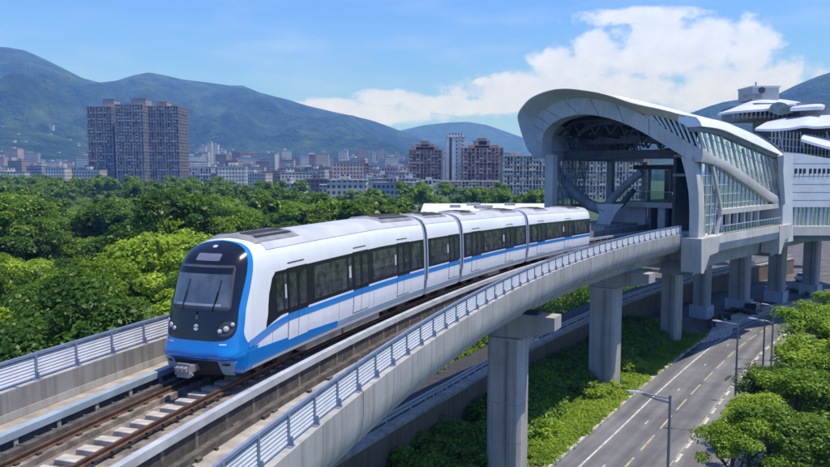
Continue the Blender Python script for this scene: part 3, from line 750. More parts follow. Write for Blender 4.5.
# roof shell
RB = smooth_pts([(18.2, 22.2), (18.0, 23.2), (16, 24.2), (13, 24.9), (10, 24.9), (7, 24.3), (4, 23.0), (1.5, 21.7), (-.45, 20.85)], 8)
def resamp(P, m):
    P = np.array(P); d = np.concatenate([[0], np.cumsum(np.linalg.norm(np.diff(P, axis=0), axis=1))]); u = np.linspace(0, d[-1], m)
    return np.c_[np.interp(u, d, P[:, 0]), np.interp(u, d, P[:, 1])]
Fr, Bk = resamp(O_, 48), resamp(RB, 48)
def roof_pt(j, r):
    u = (r+.2)/22.7; p = Fr[j]*(1-u)+Bk[j]*u; edge = interp(r, [-.2, 4, 9, 14.4, 19, 22.5], [23.55, 23.62, 23.3, 22.7, 21.9, 20.85])
    lin = 23.55*(1-u)+20.85*u; wgt = (j/47)**2
    return p[0], p[1]+(edge-lin)*wgt
mb = MB(); rs = np.linspace(-.2, 22.5, 26); top = [[S(*((lambda a: (a[0], r, a[1]))(roof_pt(j, r)))) for j in range(48)] for r in rs]
bot = [[p-Vector((0, 0, .5)) for p in row] for row in top]
cm = MB(); cm.grid([[p-Vector((0, 0, .02)) for p in row] for row in [r_[:42] for r_ in bot]]); part(cm, 'ceiling', M['stdark'], smooth=35)  # dark sheet added below the white shell, its colour puts the underside in shade
mb.grid(top); mb.grid([top[0], bot[0]]); mb.grid([top[-1], bot[-1]]); mb.grid([[r_[0] for r_ in top], [r_[0] for r_ in bot]])
part(mb, 'roof_shell', M['stwhite'], smooth=35)
# edge fascia of the roof along the flank
ed = [(-.6, 23.66, 22.85), (4, 23.62, 22.75), (9, 23.3, 22.15), (14.4, 22.72, 21.45), (19, 21.9, 20.85), (22.6, 20.83, 20.5)]
ed = smooth_pts(ed, 5); mb = MB()
mb.loft([[S(1.5, r, zt+.40), S(.6, r, zt+.18), S(-.08, r, zt+.02), S(-.42, r, lerp(zt, zb, .45)), S(-.62, r, zb), S(.6, r, zb-.05), S(1.6, r, zt-.3)] for r, zt, zb in ed]); part(mb, 'roof_edge', M['stwhite'], smooth=30)
mb = MB(); mb.loft([[S(-.36, r, zb-.01), S(-.36, r, zb-.42), S(.5, r, zb-.45), S(.5, r, zb-.02)] for r, zt, zb in ed]); part(mb, 'roof_gutter', M['stgrey'])
# swooping beam down the flank
bm_ = smooth_pts([(-.05, 20.95, 19.75), (2.5, 20.35, 19.55), (5.9, 19.75, 18.95), (9.6, 18.95, 18.0), (13.4, 17.95, 17.05), (17.5, 16.9, 15.95), (22.0, 15.85, 14.95)], 5)
mb = MB(); mb.loft([[S(-.45, r, zt), S(-.52, r, (zt+zb)/2), S(-.42, r, zb), S(.35, r, zb), S(.35, r, zt)] for r, zt, zb in bm_]); part(mb, 'flank_beam', M['stconc'], smooth=30)
beam_top = lambda r: interp(r, [a[0] for a in bm_], [a[1] for a in bm_]); beam_bot = lambda r: interp(r, [a[0] for a in bm_], [a[2] for a in bm_])
edge_low = lambda r: interp(r, [a[0] for a in ed], [a[2]-.4 for a in ed])
# upper glazing between roof and beam: sheet and slanting mullions
def glaze(name, lo, hi, r0, r1, q, nr, parent=None, m='stglass'):
    mb = MB(); rr = np.linspace(r0, r1, nr); mb.grid([[S(q, r, lo(r)) for r in rr], [S(q, r, hi(r)) for r in rr]]); return part(mb, name, M[m], parent)
ug = glaze('upper_glazing', beam_top, edge_low, 0, 21.6, 0, 40)
mb = MB()
for k, r0 in enumerate(np.arange(-3.0, 21.6, 1.25)):
    # each mullion leans forward as it drops
    pts = []
    for i in range(15):
        u = i/14; z = lerp(23.6, 15, u); r = r0+(23.3-z)*.72
        if 0 <= r <= 21.7 and beam_top(r)-.1 <= z <= edge_low(r)+.2: pts.append(S(-.08, r, z))
    if len(pts) > 1: mb.bar(pts[0], pts[-1], .12 if k % 2 == 0 else .055, .16)
part(mb, 'mullion', M['mull'], ug)
for f_ in (.36, .72):
    mb = MB()
    for r in np.arange(.4, 21.2, .9): mb.bar(S(-.03, r, lerp(beam_top(r), edge_low(r), f_)), S(-.03, r+.9, lerp(beam_top(r+.9), edge_low(r+.9), f_)), .045)
    part(mb, 'transom', M['mull'], ug)
# glazing wedge between lip and arch on the front
wed = MB(); ks = [k for k in range(n) if M_[k][0] < 5.8]
wed.grid([[S(M_[k][0], .35, M_[k][1]+.02) for k in ks], [S(LI[k][0], .35, LI[k][1]+.1) for k in ks]]); wg = part(wed, 'wedge_glazing', M['stglass'])
mb = MB()
for q0 in np.arange(.2, 5.4, .55):
    zt = interp(-q0, [-a[0] for a in LI], [a[1] for a in LI])+.1; q1 = q0-.9; zb = interp(-max(q1, -.1), [-a[0] for a in M_], [a[1] for a in M_])
    mb.bar(S(q0, .1, zt), S(q1, .1, zb), .15, .2)
part(mb, 'mullion', M['mull'], wg)
# lower glazing: beam down to the gallery slab, and down to the deck near the leg
SL = lambda r: 15.15
lg = glaze('lower_glazing', lambda r: max(15.3, 12.95) if r > 4.6 else 12.95, lambda r: max(beam_bot(r)+.05, 15.31), .9, 19.5, -.02, 60)
mb = MB()
for r in np.arange(.9, 4.7, 1.2): mb.bar(S(-.08, r, 12.9), S(-.08, r, beam_bot(r)), .11)
for r in np.arange(5.4, 19, 1.15): mb.bar(S(-.08, r, 15.3), S(-.08, r+.0, beam_bot(r)), .09)
for z in (13.9, 14.8, 15.8, 16.7, 17.6, 18.5):
    r1 = 4.6 if z < 15.3 else interp(-z, [-19.7, -19, -18, -17, -16], [1, 5.5, 9.4, 13, 17])
    mb.bar(S(-.06, .9, z), S(-.06, r1, z), .06)
part(mb, 'mullion', M['mull'], lg)
mb = MB(); mb.bar(S(-.25, 3.0, 19.4), S(-.3, 5.3, 15.3), .22, .3); mb.bar(S(-.3, 5.3, 15.3), S(-.3, 4.4, 12.9), .25, .3); part(mb, 'raking_post', M['stconc'])
mb = MB(); mb.loft([[S(3.2, r, z) for z in (12.9, 21.5)]+[S(3.5, r, z) for z in (21.5, 12.9)] for r in (3.0, 21.4)]); part(mb, 'backing_wall', M['stdark'])  # dark wall and the floors below added behind the glass to darken the glazing
for z in (16.4, 18.4, 20.2): part(MB().loft([[S(.6, r, z), S(3.2, r, z), S(3.2, r, z+.25), S(.6, r, z+.25)] for r in (6.0 if z < 18 else 2.2, 13 if z > 17 else 19)]), 'inner_floor', M['stgrey'])
# gallery slab, floor band, end block
mb = MB(); mb.loft([[S(-.5, r, 15.28), S(-.5, r, 14.78), S(2.5, r, 14.78), S(2.5, r, 15.28)] for r in (4.9, 21.3)]); part(mb, 'gallery_slab', M['stconc'])
mb = MB(); mb.loft([[S(-.9, r, 12.92), S(-.95, r, 12.2), S(-.7, r, 11.4), S(1.5, r, 11.3), S(4, r, 11.3), S(4, r, 12.92)] for r in (1.3, 22.0)]); fb = part(mb, 'floor_band', M['stconc'])
mb = MB(); mb.loft([[S(.9, r, 11.35), S(1.3, r, 9.6), S(16, r, 9.6), S(16, r, 11.35)] for r in (1.5, 45)]); part(mb, 'under_girder', M['deckc'])
for r in np.arange(6.2, 20.5, 2.05): part(MB().box(S(.9, r, 13.85), (.42, .42, 1.9), -SH), 'gallery_column', M['stwhite'])

mb = MB(); mb.bar(S(-.75, 4.8, 13.75), S(-.75, 21.2, 13.75), .06)
for r in np.arange(4.9, 21.2, .8): mb.bar(S(-.75, r, 12.9), S(-.75, r, 13.75), .05)
part(mb, 'gallery_railing', M['mull'])
mb = MB(); mb.grid([[S(-.75, 4.9, 12.93), S(-.75, 21.2, 12.93)], [S(-.75, 4.9, 13.7), S(-.75, 21.2, 13.7)]]); part(mb, 'railing_glass', M['clearglass'])
mb = MB(); eb = [(21.2, 20.75, 21.0, 24.6), (22.0, 15, 21.7, 25.2), (22.3, 11, 22.0, 26.0)]
mb.loft([[S(-.75, a, z), S(-.75, b_, z), S(6, b_, z), S(6, a, z)] for a, z, _, b_ in ((21.3, 20.7, 0, 24.6), (21.6, 16, 0, 25.0), (22.2, 10.8, 0, 26.0))]); part(mb, 'end_block', M['stpanel'])
mb = MB(); mb.bar(S(-.6, 20.2, 20.6), S(-.6, 21.9, 15.2), .5, .5); part(mb, 'raking_post', M['stconc'])
# brackets below
for r0 in (-.7, 20.3):
    mb = MB(); pr = [(r0, 12.88), (r0+4.2, 12.88), (r0+4.0, 11.38), (r0+2.0, 11.25), (r0+.75, 9.7), (r0+.2, 9.75)]
    mb.loft([[S(q, r, z) for r, z in pr] for q in (-.98, .9)]); part(mb, 'bracket', M['stconc'])
    mb = MB(); mb.loft([[S(q, r0+.9, 9.3), S(q, r0+2.6, 10.9), S(q, r0+4.6, 11.25), S(q, r0+4.6, 9.62)] for q in (.2, 3.4)]); part(mb, 'bracket', M['deckc'])
# interior: decks, walls, truss, mezzanine
mb = MB(); mb.loft([[S(-.1, r, 12.26), S(17.5, r, 12.26), S(17.5, r, 11.4), S(-.1, r, 11.4)] for r in (1.2, 60)]); part(mb, 'station_deck', M['stgrey'])
mb = MB(); mb.loft([[S(9.6, r, 13.3), S(15, r, 13.3), S(15, r, 12.2), S(9.6, r, 12.2)] for r in (1.0, 50)]); part(mb, 'platform', M['walk'])
mb = MB(); mb.box(S(4.5, 34, 16), (11, .4, 8), -SH); part(mb, 'end_wall', M['stdark'])
mb = MB(); mb.loft([[S(q, r, z) for q, z in ((8.3, 12.2), (8.3, 15.1), (8.7, 15.1), (8.7, 12.2))] for r in (8.5, 33)]); part(mb, 'platform_wall', M['stgrey'])
mb = MB(); mb.loft([[S(q, 8.2, z) for q, z in ((8.8, 12.2), (8.8, 15.1), (13.2, 15.1), (13.2, 12.2))], [S(q, 8.6, z) for q, z in ((8.8, 12.2), (8.8, 15.1), (13.2, 15.1), (13.2, 12.2))]]); part(mb, 'platform_wall', M['stconc'])
mz = MB(); mz.loft([[S(.5, r, 15.6), S(11.2, r, 15.6), S(11.2, r, 15.05), S(.5, r, 15.05)] for r in (7.5, 33)]); mzo = part(mz, 'mezzanine', M['stconc'])
mb = MB(); mb.grid([[S(.6, 7.6, 15.62), S(11, 7.6, 15.62)], [S(.6, 7.6, 16.7), S(11, 7.6, 16.7)]]); part(mb, 'balustrade', M['clearglass'], mzo)
mb = MB(); mb.bar(S(.6, 7.55, 16.72), S(11, 7.55, 16.72), .07); part(mb, 'handrail', M['mull'], mzo)
mb = MB(); mb.loft([[S(q, r, z) for q, z in ((.8, 15.6), (10.4, 15.6), (10.4, 19.0), (.8, 19.0))] for r in (16, 16.3)]); part(mb, 'mezzanine_wall', M['stdark'])
mb = MB(); mb.loft([[S(.6, r, 19.05), S(11.0, r, 19.05), S(11.0, r, 19.55), S(.6, r, 19.55)] for r in (9.5, 30)]); part(mb, 'mezzanine_roof', M['stdark'])
mb = MB()
for q in (2.0, 4.4, 6.8, 9.2): mb.box(S(q, 9.7, 17.3), (.28, .28, 3.5), -SH)
part(mb, 'mezzanine_column', M['stgrey'])
mb = MB(); mb.grid([[S(.8, 10.6, 15.62), S(10.6, 10.6, 15.62)], [S(.8, 10.6, 19), S(10.6, 10.6, 19)]]); part(mb, 'shopfront_glass', M['clearglass'])
for i, (q, r, z) in enumerate(((3.1, 14, 16.6), (4.9, 14, 16.5), (5.8, 13, 17.4), (8.1, 14, 16.4), (7.2, 14.5, 18.2), (2.4, 14, 18.3))):
    mb = MB(); mb.box(S(q, r, z), (.7, .25, .3), -SH); part(mb, 'lit_panel', M['amber' if i in (0, 1, 3) else 'cool'], mzo)
mb = MB(); mb.box(S(6.9, 8.4, 13.7), (.8, .8, 2.8), -SH); part(mb, 'mezzanine_column', M['stconc'])
# Y shaped column and the curved V struts behind it
def P(x, y, r): q, z = onR(x, y, r); return S(q, r, z)
mb = MB()
mb.loft([[P(x0, y, 4.0), P(x1, y, 4.0), P(x1, y, 5.2)+SV*.0, P(x0, y, 5.2)] for y, x0, x1 in ((237, 594, 611), (225, 596, 610), (214, 599, 615), (204, 596, 624))]); yc = part(mb, 'forked_column', M['stconc'], smooth=40)
mb = MB(); mb.tube([P(607, 211, 4.6), P(590, 205, 4.6), P(573, 192, 4.6), P(560, 176, 4.6), P(551, 156, 4.6)], [.62, .6, .55, .5, .5], 10); part(mb, 'curved_strut', M['stgrey'], smooth=60)
mb = MB(); mb.tube([P(603, 210, 4.6), P(614, 197, 4.6), P(628, 183, 4.6), P(642, 172, 4.6)], [.5, .45, .4, .4], 8); part(mb, 'curved_strut', M['stgrey'], smooth=60)
mb = MB(); mb.tube([P(606, 212, 4.6), P(622, 204, 4.6), P(634, 190, 4.6)], [.45, .35, .3], 8); part(mb, 'curved_strut', M['stdark'], smooth=60)
# roof trusses and deep beams under the shell
def hung(q0, q1, z0, z1, r, d): return MB().loft([[S(q0, rr, z0), S(q1, rr, z0), S(q1, rr, z1), S(q0, rr, z1)] for rr in (r, r+d)])
part(hung(.8, 16.5, 20.1, 21.0, 3.2, 1.0), 'deep_beam', M['stdark'])
part(hung(.8, 16.5, 21.9, 22.7, 8.0, .8), 'deep_beam', M['stgrey'])
part(hung(.8, 16.5, 20.3, 21.3, 14.0, .8), 'deep_beam', M['stdark'])
mb = MB()
for r in (2.6, 6, 10, 14, 18):
    qs = np.linspace(2, 16.2, 9)
    zt = [min(interp(-q, [-a[0] for a in I_], [a[1] for a in I_]), 24.4-r*.07)-.05 for q in qs]
    for i in range(8):
        mb.bar(S(qs[i], r, zt[i]-.12), S(qs[i+1], r, zt[i+1]-.12), .22)
        mb.bar(S(qs[i], r, zt[i]-.1), S((qs[i]+qs[i+1])/2, r, max(zt[i]-1.5, 21.0)), .13); mb.bar(S((qs[i]+qs[i+1])/2, r, max(zt[i]-1.5, 21.0)), S(qs[i+1], r, zt[i+1]-.1), .13)
for q in (4, 8, 12, 15): mb.bar(S(q, 2, min(interp(-q, [-a[0] for a in I_], [a[1] for a in I_]), 23.6)-.9), S(q, 21, 22.0), .2)
part(mb, 'roof_truss', M['stdark'])
for r in (6, 12, 18):
    pts_ = []
    for a in I_[2::3]:
        pts_.append(S(8.4+(a[0]-8.4)*.97, r, min(a[1]-.35, 24.3-r*.05)))
    part(MB().tube(pts_, .24, 8), 'ceiling_rib', M['stgrey'], smooth=60)
# clerestory of small panes on the far side
mb = MB(); cz0, cz1 = 21.35, 22.3
mb.grid([[S(15.8, 4, 21.2), S(15.8, 21, 20.9)], [S(16.4, 4, 22.6), S(16.4, 21, 21.9)]]); cg = part(mb, 'clerestory', M['clearglass'])
mb = MB()
for r in np.arange(4, 21, .8): mb.bar(S(15.75, r, 21.2), S(16.35, r+.4, 22.5), .12)
for z in (21.2, 21.6, 22.0, 22.4): mb.bar(S(15.78+(z-21.2)*.4, 4, z), S(15.78+(z-21.2)*.4, 21, z-.35), .1)
part(mb, 'mullion', M['stgrey'], cg)
# far side wall: glazed lattice above the platform
mb = MB(); mb.grid([[S(16.2, 1.8, 15.2), S(16.2, 8.5, 15.2)], [S(16.2, 1.8, 20.4), S(16.2, 8.5, 20.4)]]); fg = part(mb, 'side_glazing', M['clearglass'])
mb = MB()
for r in np.arange(1.9, 8.8, .85): mb.bar(S(16.15, r, 15), S(16.15, r, 20.3), .1); 
for r in np.arange(1.9, 7.8, 1.7): mb.bar(S(16.1, r, 15), S(16.1, r+1.7, 20.2), .12); mb.bar(S(16.1, r+1.7, 15), S(16.1, r, 20.2), .1)
for z in (15.1, 16.1, 17.1, 18.1, 19.1, 20.1): mb.bar(S(16.15, 1.9, z), S(16.15, 8.5, z), .1)
part(mb, 'lattice', M['stgrey'], fg)
mb = MB(); mb.bar(S(16.2, 1.5, 15.0), S(16.2, 24, 15.0), .5, .4); mb.bar(S(16.3, 1.5, 20.5), S(16.3, 24, 20.5), .8, 1.0); part(mb, 'edge_beam', M['stgrey'])
for r in (14, 23): part(MB().box(S(16.2, r, 16.5), (.7, .7, 8), -SH), 'side_column', M['stgrey'])

# ---- white hall beyond, with its stacked shell roofs
hall = thing('concourse_hall', 'white clad concourse hall with a row of small square windows above a green glass band', 'station hall', (60, 95, 0))
h_inv = Matrix.Translation(-hall.location)
def hp_(mb, name, m, parent=None, **kw):
    o = mb.build(name, m, None, **kw); o.data.transform(h_inv); o.parent = parent or hall; return o
def HX(x, y, Y): return Vector((xat(x, Y), Y, zat(y, Y)))
def HYd(x): return 84+ (x-783)*.09              # the wall curves gently away
hx = np.linspace(781, 905, 26)
topY = lambda x: interp(x, [781, 800, 830, 905], [152.5, 154, 159, 170])
mb = MB(); mb.loft([[HX(x, topY(x), HYd(x)), HX(x, 207, HYd(x)), HX(x, 207, HYd(x))+Vector((6, 26, 0)), HX(x, topY(x), HYd(x))+Vector((6, 26, 0))] for x in hx]); wl = hp_(mb, 'clad_wall', M['stpanel'])
mb = MB()
for y in (163.5, 176, 184, 192, 200):
    for a, b_ in zip(hx[:-1], hx[1:]): mb.bar(HX(a, y, HYd(a)-.005), HX(b_, y, HYd(b_)-.005), .04, .03)
hp_(mb, 'panel_joint', M['stgrey'], wl)
for i, x in enumerate((785.5, 789.5, 794, 798.5, 802.5, 808.5, 813, 817.5, 822, 826.5, 831, 836, 841, 846)):
    mb = MB(); a, c = HX(x, 168.6, HYd(x)-.05), HX(x, 173.6, HYd(x)-.05); wdt = .38
    mb.box((a+c)/2, (wdt, .14, abs(a.z-c.z)), -.16); hp_(mb, 'window', M['dglass'], wl)
mb = MB(); mb.grid([[HX(x, 207.2, HYd(x)+.5) for x in hx], [HX(x, 226.5, HYd(x)+.5) for x in hx]]); gbz = hp_(mb, 'glass_band', M['stglass'])
mb = MB()
for k, x in enumerate(np.arange(783, 905, 4.2)): mb.bar(HX(x, 207, HYd(x)+.4), HX(x, 227, HYd(x)+.4), .12 if k % 3 else .3)
for a, b_ in zip(hx[:-1], hx[1:]): mb.bar(HX(a, 213.5, HYd(a)+.4), HX(b_, 213.5, HYd(b_)+.4), .07)
hp_(mb, 'mullion', M['mull'], gbz)
mb = MB(); mb.loft([[HX(x, 207, HYd(x)+4), HX(x, 227, HYd(x)+4), HX(x, 227, HYd(x)+4.4), HX(x, 207, HYd(x)+4.4)] for x in hx]); hp_(mb, 'backing_wall', M['stgrey'])
mb = MB(); mb.loft([[HX(x, 226.3, HYd(x)-.6), HX(x, 235.5, HYd(x)-.6), HX(x, 235.5, HYd(x)-.6)+Vector((5, 26, 0)), HX(x, 226.3, HYd(x)-.6)+Vector((5, 26, 0))] for x in hx]); hp_(mb, 'floor_slab', M['stconc'])
mb = MB(); mb.loft([[HX(x, 235.3, HYd(x)+.8), HX(x, 241, HYd(x)+.8), HX(x, 241, HYd(x)+.8)+Vector((5, 24, 0)), HX(x, 235.3, HYd(x)+.8)+Vector((5, 24, 0))] for x in hx]); hp_(mb, 'under_girder', M['stgrey'])
# dark storey and shell roofs above
ub = thing('terminal_roofs', 'stacked white shell roofs with a square grey plant tower above the white hall', 'building', (70, 120, 0))
u_inv = Matrix.Translation(-ub.location)
def up_(mb, name, m, parent=None, **kw):
    o = mb.build(name, m, None, **kw); o.data.transform(u_inv); o.parent = parent or ub; return o
def shell(name, topc, Y0, Y1, drop, m='stpanel', th=.32):
    """a shell roof: eaves line at depth Y0, crest line at depth Y1"""
    mb = MB(); T = smooth_pts(topc, 5); rows = []
    for j in range(9):
        u = j/8; Y = lerp(Y0, Y1, u); rows.append([Vector((xat(x, Y0)+(Y-Y0)*.62, Y, zat(lerp(ye, yt, math.sin(u*PI/2)), Y))) for x, ye, yt in T])
    low = [[p-Vector((0, 0, th)) for p in r_] for r_ in rows]
    mb.grid(rows); mb.grid(low); mb.grid([rows[0], low[0]]); mb.grid([rows[-1], low[-1]]); mb.grid([[r_[0] for r_ in rows], [r_[0] for r_ in low]]); mb.grid([[r_[-1] for r_ in rows], [r_[-1] for r_ in low]])
    return up_(mb, name, M[m], smooth=40)
def ublock(name, x0, x1, y0, y1, Y, depth, m, parent=None):
    mb = MB(); a = HX(x0, y1, Y); c = HX(x1, y0, Y); mb.box(((a.x+c.x)/2+depth*.3, Y+depth/2, (a.z+c.z)/2), (c.x-a.x, depth, c.z-a.z)); return up_(mb, name, m, parent)
# middle storey, recessed and dark, with posts
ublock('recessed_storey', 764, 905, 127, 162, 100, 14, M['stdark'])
mb = MB()
for x in np.arange(769, 900, 3.6):
    a = HX(x, 131+.1*(x-772), 99.7); c = HX(x, 156+.1*(x-772), 99.7); mb.bar(a, c, .12)
for y in (138, 145, 151):
    mb.bar(HX(766, y, 99.6), HX(900, y+11, 99.6), .09)
for x in (776, 797, 823, 840, 860): mb.bar(HX(x, 132, 99.4), HX(x+5, 152, 99.4), .13)
up_(mb, 'facade_post', M['mull'])
shell('canopy_plate', [(798, 139, 134), (815, 144, 137), (840, 149, 142), (900, 153, 148)], 94, 100, 0, th=.35)
shell('lower_shell', [(752, 129, 121), (768, 129.5, 117.5), (785, 128.5, 115), (800, 126, 113), (812, 127, 114), (830, 126, 113), (860, 126, 112), (905, 128, 114)], 97, 116, 0)
ublock('middle_storey', 758, 905, 114, 134, 112, 8, M['stgrey'])
ublock('upper_storey', 728, 800, 104, 119, 112, 12, M['stgrey'])
mb = MB()
for x in np.arange(730, 800, 4.4): mb.bar(HX(x, 111.5, 111.8), HX(x, 119, 111.8), .25)
up_(mb, 'facade_post', M['mull'])
ublock('glazed_strip', 735, 768, 112.6, 116.2, 111.7, .3, M['dglass'])
shell('upper_shell', [(714, 114.5, 111.5), (727, 112.5, 106), (740, 111.5, 101), (752, 110.5, 99.5), (764, 109.5, 100), (778, 106.5, 101.5), (790, 104.5, 103.2)], 109, 119, 0)
mb = MB(); ptsa = smooth_pts([(764, 112), (767, 106), (773, 103.2), (780, 104.2), (786, 108), (789, 114)], 4)
mb.loft([[HX(x, y, Y) for x, y in ptsa]+[HX(775, 116, Y)] for Y in (108.3, 108.7)]); up_(mb, 'arched_end_glass', M['endgl'])
shell('small_plate', [(786, 108.8, 107.2), (800, 108, 105.6), (812, 107.4, 105.0), (818, 107.6, 106.2)], 106, 112, 0, th=.5)
ublock('glazed_strip', 788, 850, 109, 116, 109, 4, M['stgrey'])
tw = ublock('plant_tower', 738.5, 765, 88, 101, 116, 5, M['stconc'])
ublock('tower_louvre', 739.3, 757, 95.5, 99.5, 115.9, .2, M['stgrey'], tw); ublock('tower_parapet', 738, 765.5, 87.2, 89, 115.8, 5.4, M['stpanel'], tw)
mb = MB(); mb.bar(HX(751, 88, 118), HX(751, 83.5, 118), .16); up_(mb, 'mast', M['steel'], tw)
mb = MB(); mb.tube([HX(757.5, 91.5, 115.8), HX(757.5, 91.5, 115.8)+Vector((0, .25, 0))], .5, 12); up_(mb, 'tower_vent', M['stdark'], tw)

# ------------------------------------------------------------------ ground, road, verge
g = MB(); g.add([(-9000, -300, 0), (12000, -300, 0), (12000, 12000, 0), (-9000, 12000, 0)], [(0, 1, 2, 3)])
tag(g.build('ground', M['ground'], fix=False), kind='structure')
KL = smooth_pts([(-40, -28), (-22, -2), (-6, 22.5), (8.8, 44.7), (13.8, 52.2), (19.6, 61.0), (26.4, 70.9), (33.2, 80.3), (42, 90.5), (56, 102.5), (76, 116), (110, 134)], 6)
def off(Pl, d):
    out = []
    for i, p in enumerate(Pl):
        a, c = Pl[max(i-1, 0)], Pl[min(i+1, len(Pl)-1)]; t = (c-a)/np.linalg.norm(c-a); out.append((p[0]+t[1]*d, p[1]-t[0]*d))
    return out
def ribbon(d0, d1, z, Pl=KL, i0=0, i1=None):
    A, B = off(Pl, d0), off(Pl, d1); i1 = i1 or len(Pl)
    return MB().grid([[(x, y, z) for x, y in A[i0:i1]], [(x, y, z) for x, y in B[i0:i1]]])
tag(ribbon(0, 9.3, .012).build('road', M['asph'], fix=False), kind='structure')
tag(ribbon(6.35, 9.3, .016).build('service_lane', M['asph2'], fix=False), kind='structure')
def solid_ribbon(d0, d1, z0, z1, Pl=KL, i0=0, i1=None):
    A, B = off(Pl, d0), off(Pl, d1); i1 = i1 or len(Pl)
    return MB().loft([[(a[0], a[1], z0), (a[0], a[1], z1), (c[0], c[1], z1), (c[0], c[1], z0)] for a, c in list(zip(A, B))[i0:i1]])
tag(solid_ribbon(-.42, 0, -.1, .14).build('kerb', M['kerb']), kind='structure')
tag(solid_ribbon(9.3, 9.6, -.1, .13).build('kerb', M['kerb']), kind='structure')
tag(solid_ribbon(9.6, 11.0, -.1, .11).build('pavement', M['paving']), kind='structure')
tag(ribbon(1.36, 1.50, .020).build('edge_line', M['wline'], fix=False), kind='structure')
def dashes(d, wd, on, offl, s0, s1, m, name):
    A = np.array(KL); sg = np.concatenate([[0], np.cumsum(np.linalg.norm(np.diff(A, axis=0), axis=1))]); mb = MB(); s = s0
    def at(s, d):
        i = np.searchsorted(sg, s)-1; i = max(0, min(i, len(A)-2)); t = (A[i+1]-A[i])/(sg[i+1]-sg[i]); p = A[i]+t*(s-sg[i]); return p[0]+t[1]*d, p[1]-t[0]*d
    while s < s1:
        n_ = 4; mb.grid([[(*at(s+on*i/n_, d-wd/2), .021) for i in range(n_+1)], [(*at(s+on*i/n_, d+wd/2), .021) for i in range(n_+1)]]); s += on+offl
    return tag(mb.build(name, m, fix=False), kind='structure')
dashes(3.9, .14, 3.4, 1.5, 20, 190, M['yline'], 'centre_line')
dashes(6.4, .19, 1.6, 1.2, 20, 190, M['wline'], 'lane_line')
dashes(6.22, .09, 3.0, .5, 20, 190, M['yline'], 'lane_line')
dashes(2.7, .1, .8, 9, 40, 150, M['wline'], 'road_stud')
# dark road marks, stains and crossing stripes near the station
def blot(x, y, rx, ry, rot, z, m, name, seed):
    r_ = np.random.default_rng(seed); n_ = 22; P_ = []
    for k in range(n_):
        a = 2*PI*k/n_; q = .75+.5*r_.random(); u, v_ = math.cos(a)*rx*q, math.sin(a)*ry*q; P_.append((x+u*math.cos(rot)-v_*math.sin(rot), y+u*math.sin(rot)+v_*math.cos(rot), z))
    return tag(MB().add(P_, [tuple(range(n_))]).build(name, m, fix=False), kind='structure')
def gp(x, y): d = ray(x, y); t = -CAMZ/d.z; return d.x*t, d.y*t
blot(*gp(686, 355), 1.5, .55, .75, .024, M['patch'], 'dark_mark', 3); blot(*gp(692, 350), .7, .35, .6, .0245, M['patch'], 'dark_mark', 4)  # irregular dark blotches on the road
blot(*gp(738, 369), .45, .25, .5, .024, M['patch'], 'dark_mark', 5); blot(*gp(728, 378), 1.2, .16, .9, .024, M['patch'], 'dark_mark', 6)
# forecourt sheet with the station's shade in its colour, light paving around the junction
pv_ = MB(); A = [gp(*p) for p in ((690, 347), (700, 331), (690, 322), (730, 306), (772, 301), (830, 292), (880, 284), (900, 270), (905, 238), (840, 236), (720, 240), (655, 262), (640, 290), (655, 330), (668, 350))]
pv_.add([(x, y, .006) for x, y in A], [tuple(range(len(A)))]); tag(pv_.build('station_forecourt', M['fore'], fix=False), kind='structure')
A = [gp(*p) for p in ((706, 338), (716, 322), (740, 312), (775, 304), (830, 295), (832, 300), (790, 310), (757, 318), (730, 330))]
tag(MB().add([(x, y, .026) for x, y in A], [tuple(range(len(A)))]).build('pavement', M['paving'], fix=False), kind='structure')
for i in range(7):
    x0 = 703+i*4.2; a = gp(x0, 343-i*1.1); c = gp(x0+5, 334-i*1.4)
    mb = MB(); d = Vector((c[0]-a[0], c[1]-a[1], 0)); nn = Vector((-d.y, d.x, 0)).normalized()*.16
    A_ = Vector((*a, .0305)); C_ = Vector((*c, .0305)); mb.add([A_-nn, C_-nn, C_+nn, A_+nn], [(0, 1, 2, 3)]); tag(mb.build('crossing_stripe', M['wline'], fix=False), kind='structure')
# verge soil between wall and kerb
WLP = smooth_pts([(-58, -40), (-38, -14), (-24, 4), (-12.5, 24.5), (.2, 47), (2.8, 51.4), (6.6, 58.1), (11.6, 66.1), (19, 77), (29.6, 92), (48, 112), (70, 132)], 6)
def between(A, B, z): 
    return MB().grid([[(x, y, z) for x, y in A], [(x, y, z) for x, y in B]])
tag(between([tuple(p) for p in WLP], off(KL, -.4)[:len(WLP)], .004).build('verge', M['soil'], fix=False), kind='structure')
# retaining wall and raised side road behind the viaduct
rw = thing('retaining_wall', 'brown stained retaining wall behind the viaduct piers with a pale coping', 'retaining wall')
A, B, Cc = off(WLP, 0), off(WLP, -.5), off(WLP, -.7)
MB().loft([[(a[0], a[1], -.2), (a[0], a[1], 2.6), (b_[0], b_[1], 2.6), (b_[0], b_[1], -.2)] for a, b_ in zip(A, B)]).build('wall', M['brownwall'], rw)
A2 = off(WLP, .08); MB().loft([[(a[0], a[1], 2.6), (a[0], a[1], 2.85), (b_[0], b_[1], 2.85), (b_[0], b_[1], 2.6)] for a, b_ in zip(A2, Cc)]).build('coping', M['walk'], rw)
tag(MB().loft([[(a[0], a[1], -.2), (a[0], a[1], 2.55), (b_[0], b_[1], 2.55), (b_[0], b_[1], -.2)] for a, b_ in zip(off(WLP, -.7), off(WLP, -4.2))]).build('side_road', M['patch']), kind='structure')
rl = thing('road_barrier', 'pale steel barrier running along the raised side road', 'barrier')
for z in (3.15, 3.4): MB().loft([[(a[0], a[1], z), (a[0], a[1], z+.14), (b_[0], b_[1], z+.14), (b_[0], b_[1], z)] for a, b_ in zip(off(WLP, -.5), off(WLP, -.56))]).build('rail', M['guard'], rl)
bp_ = MB().box((0, 0, .35), (.09, .09, .7))
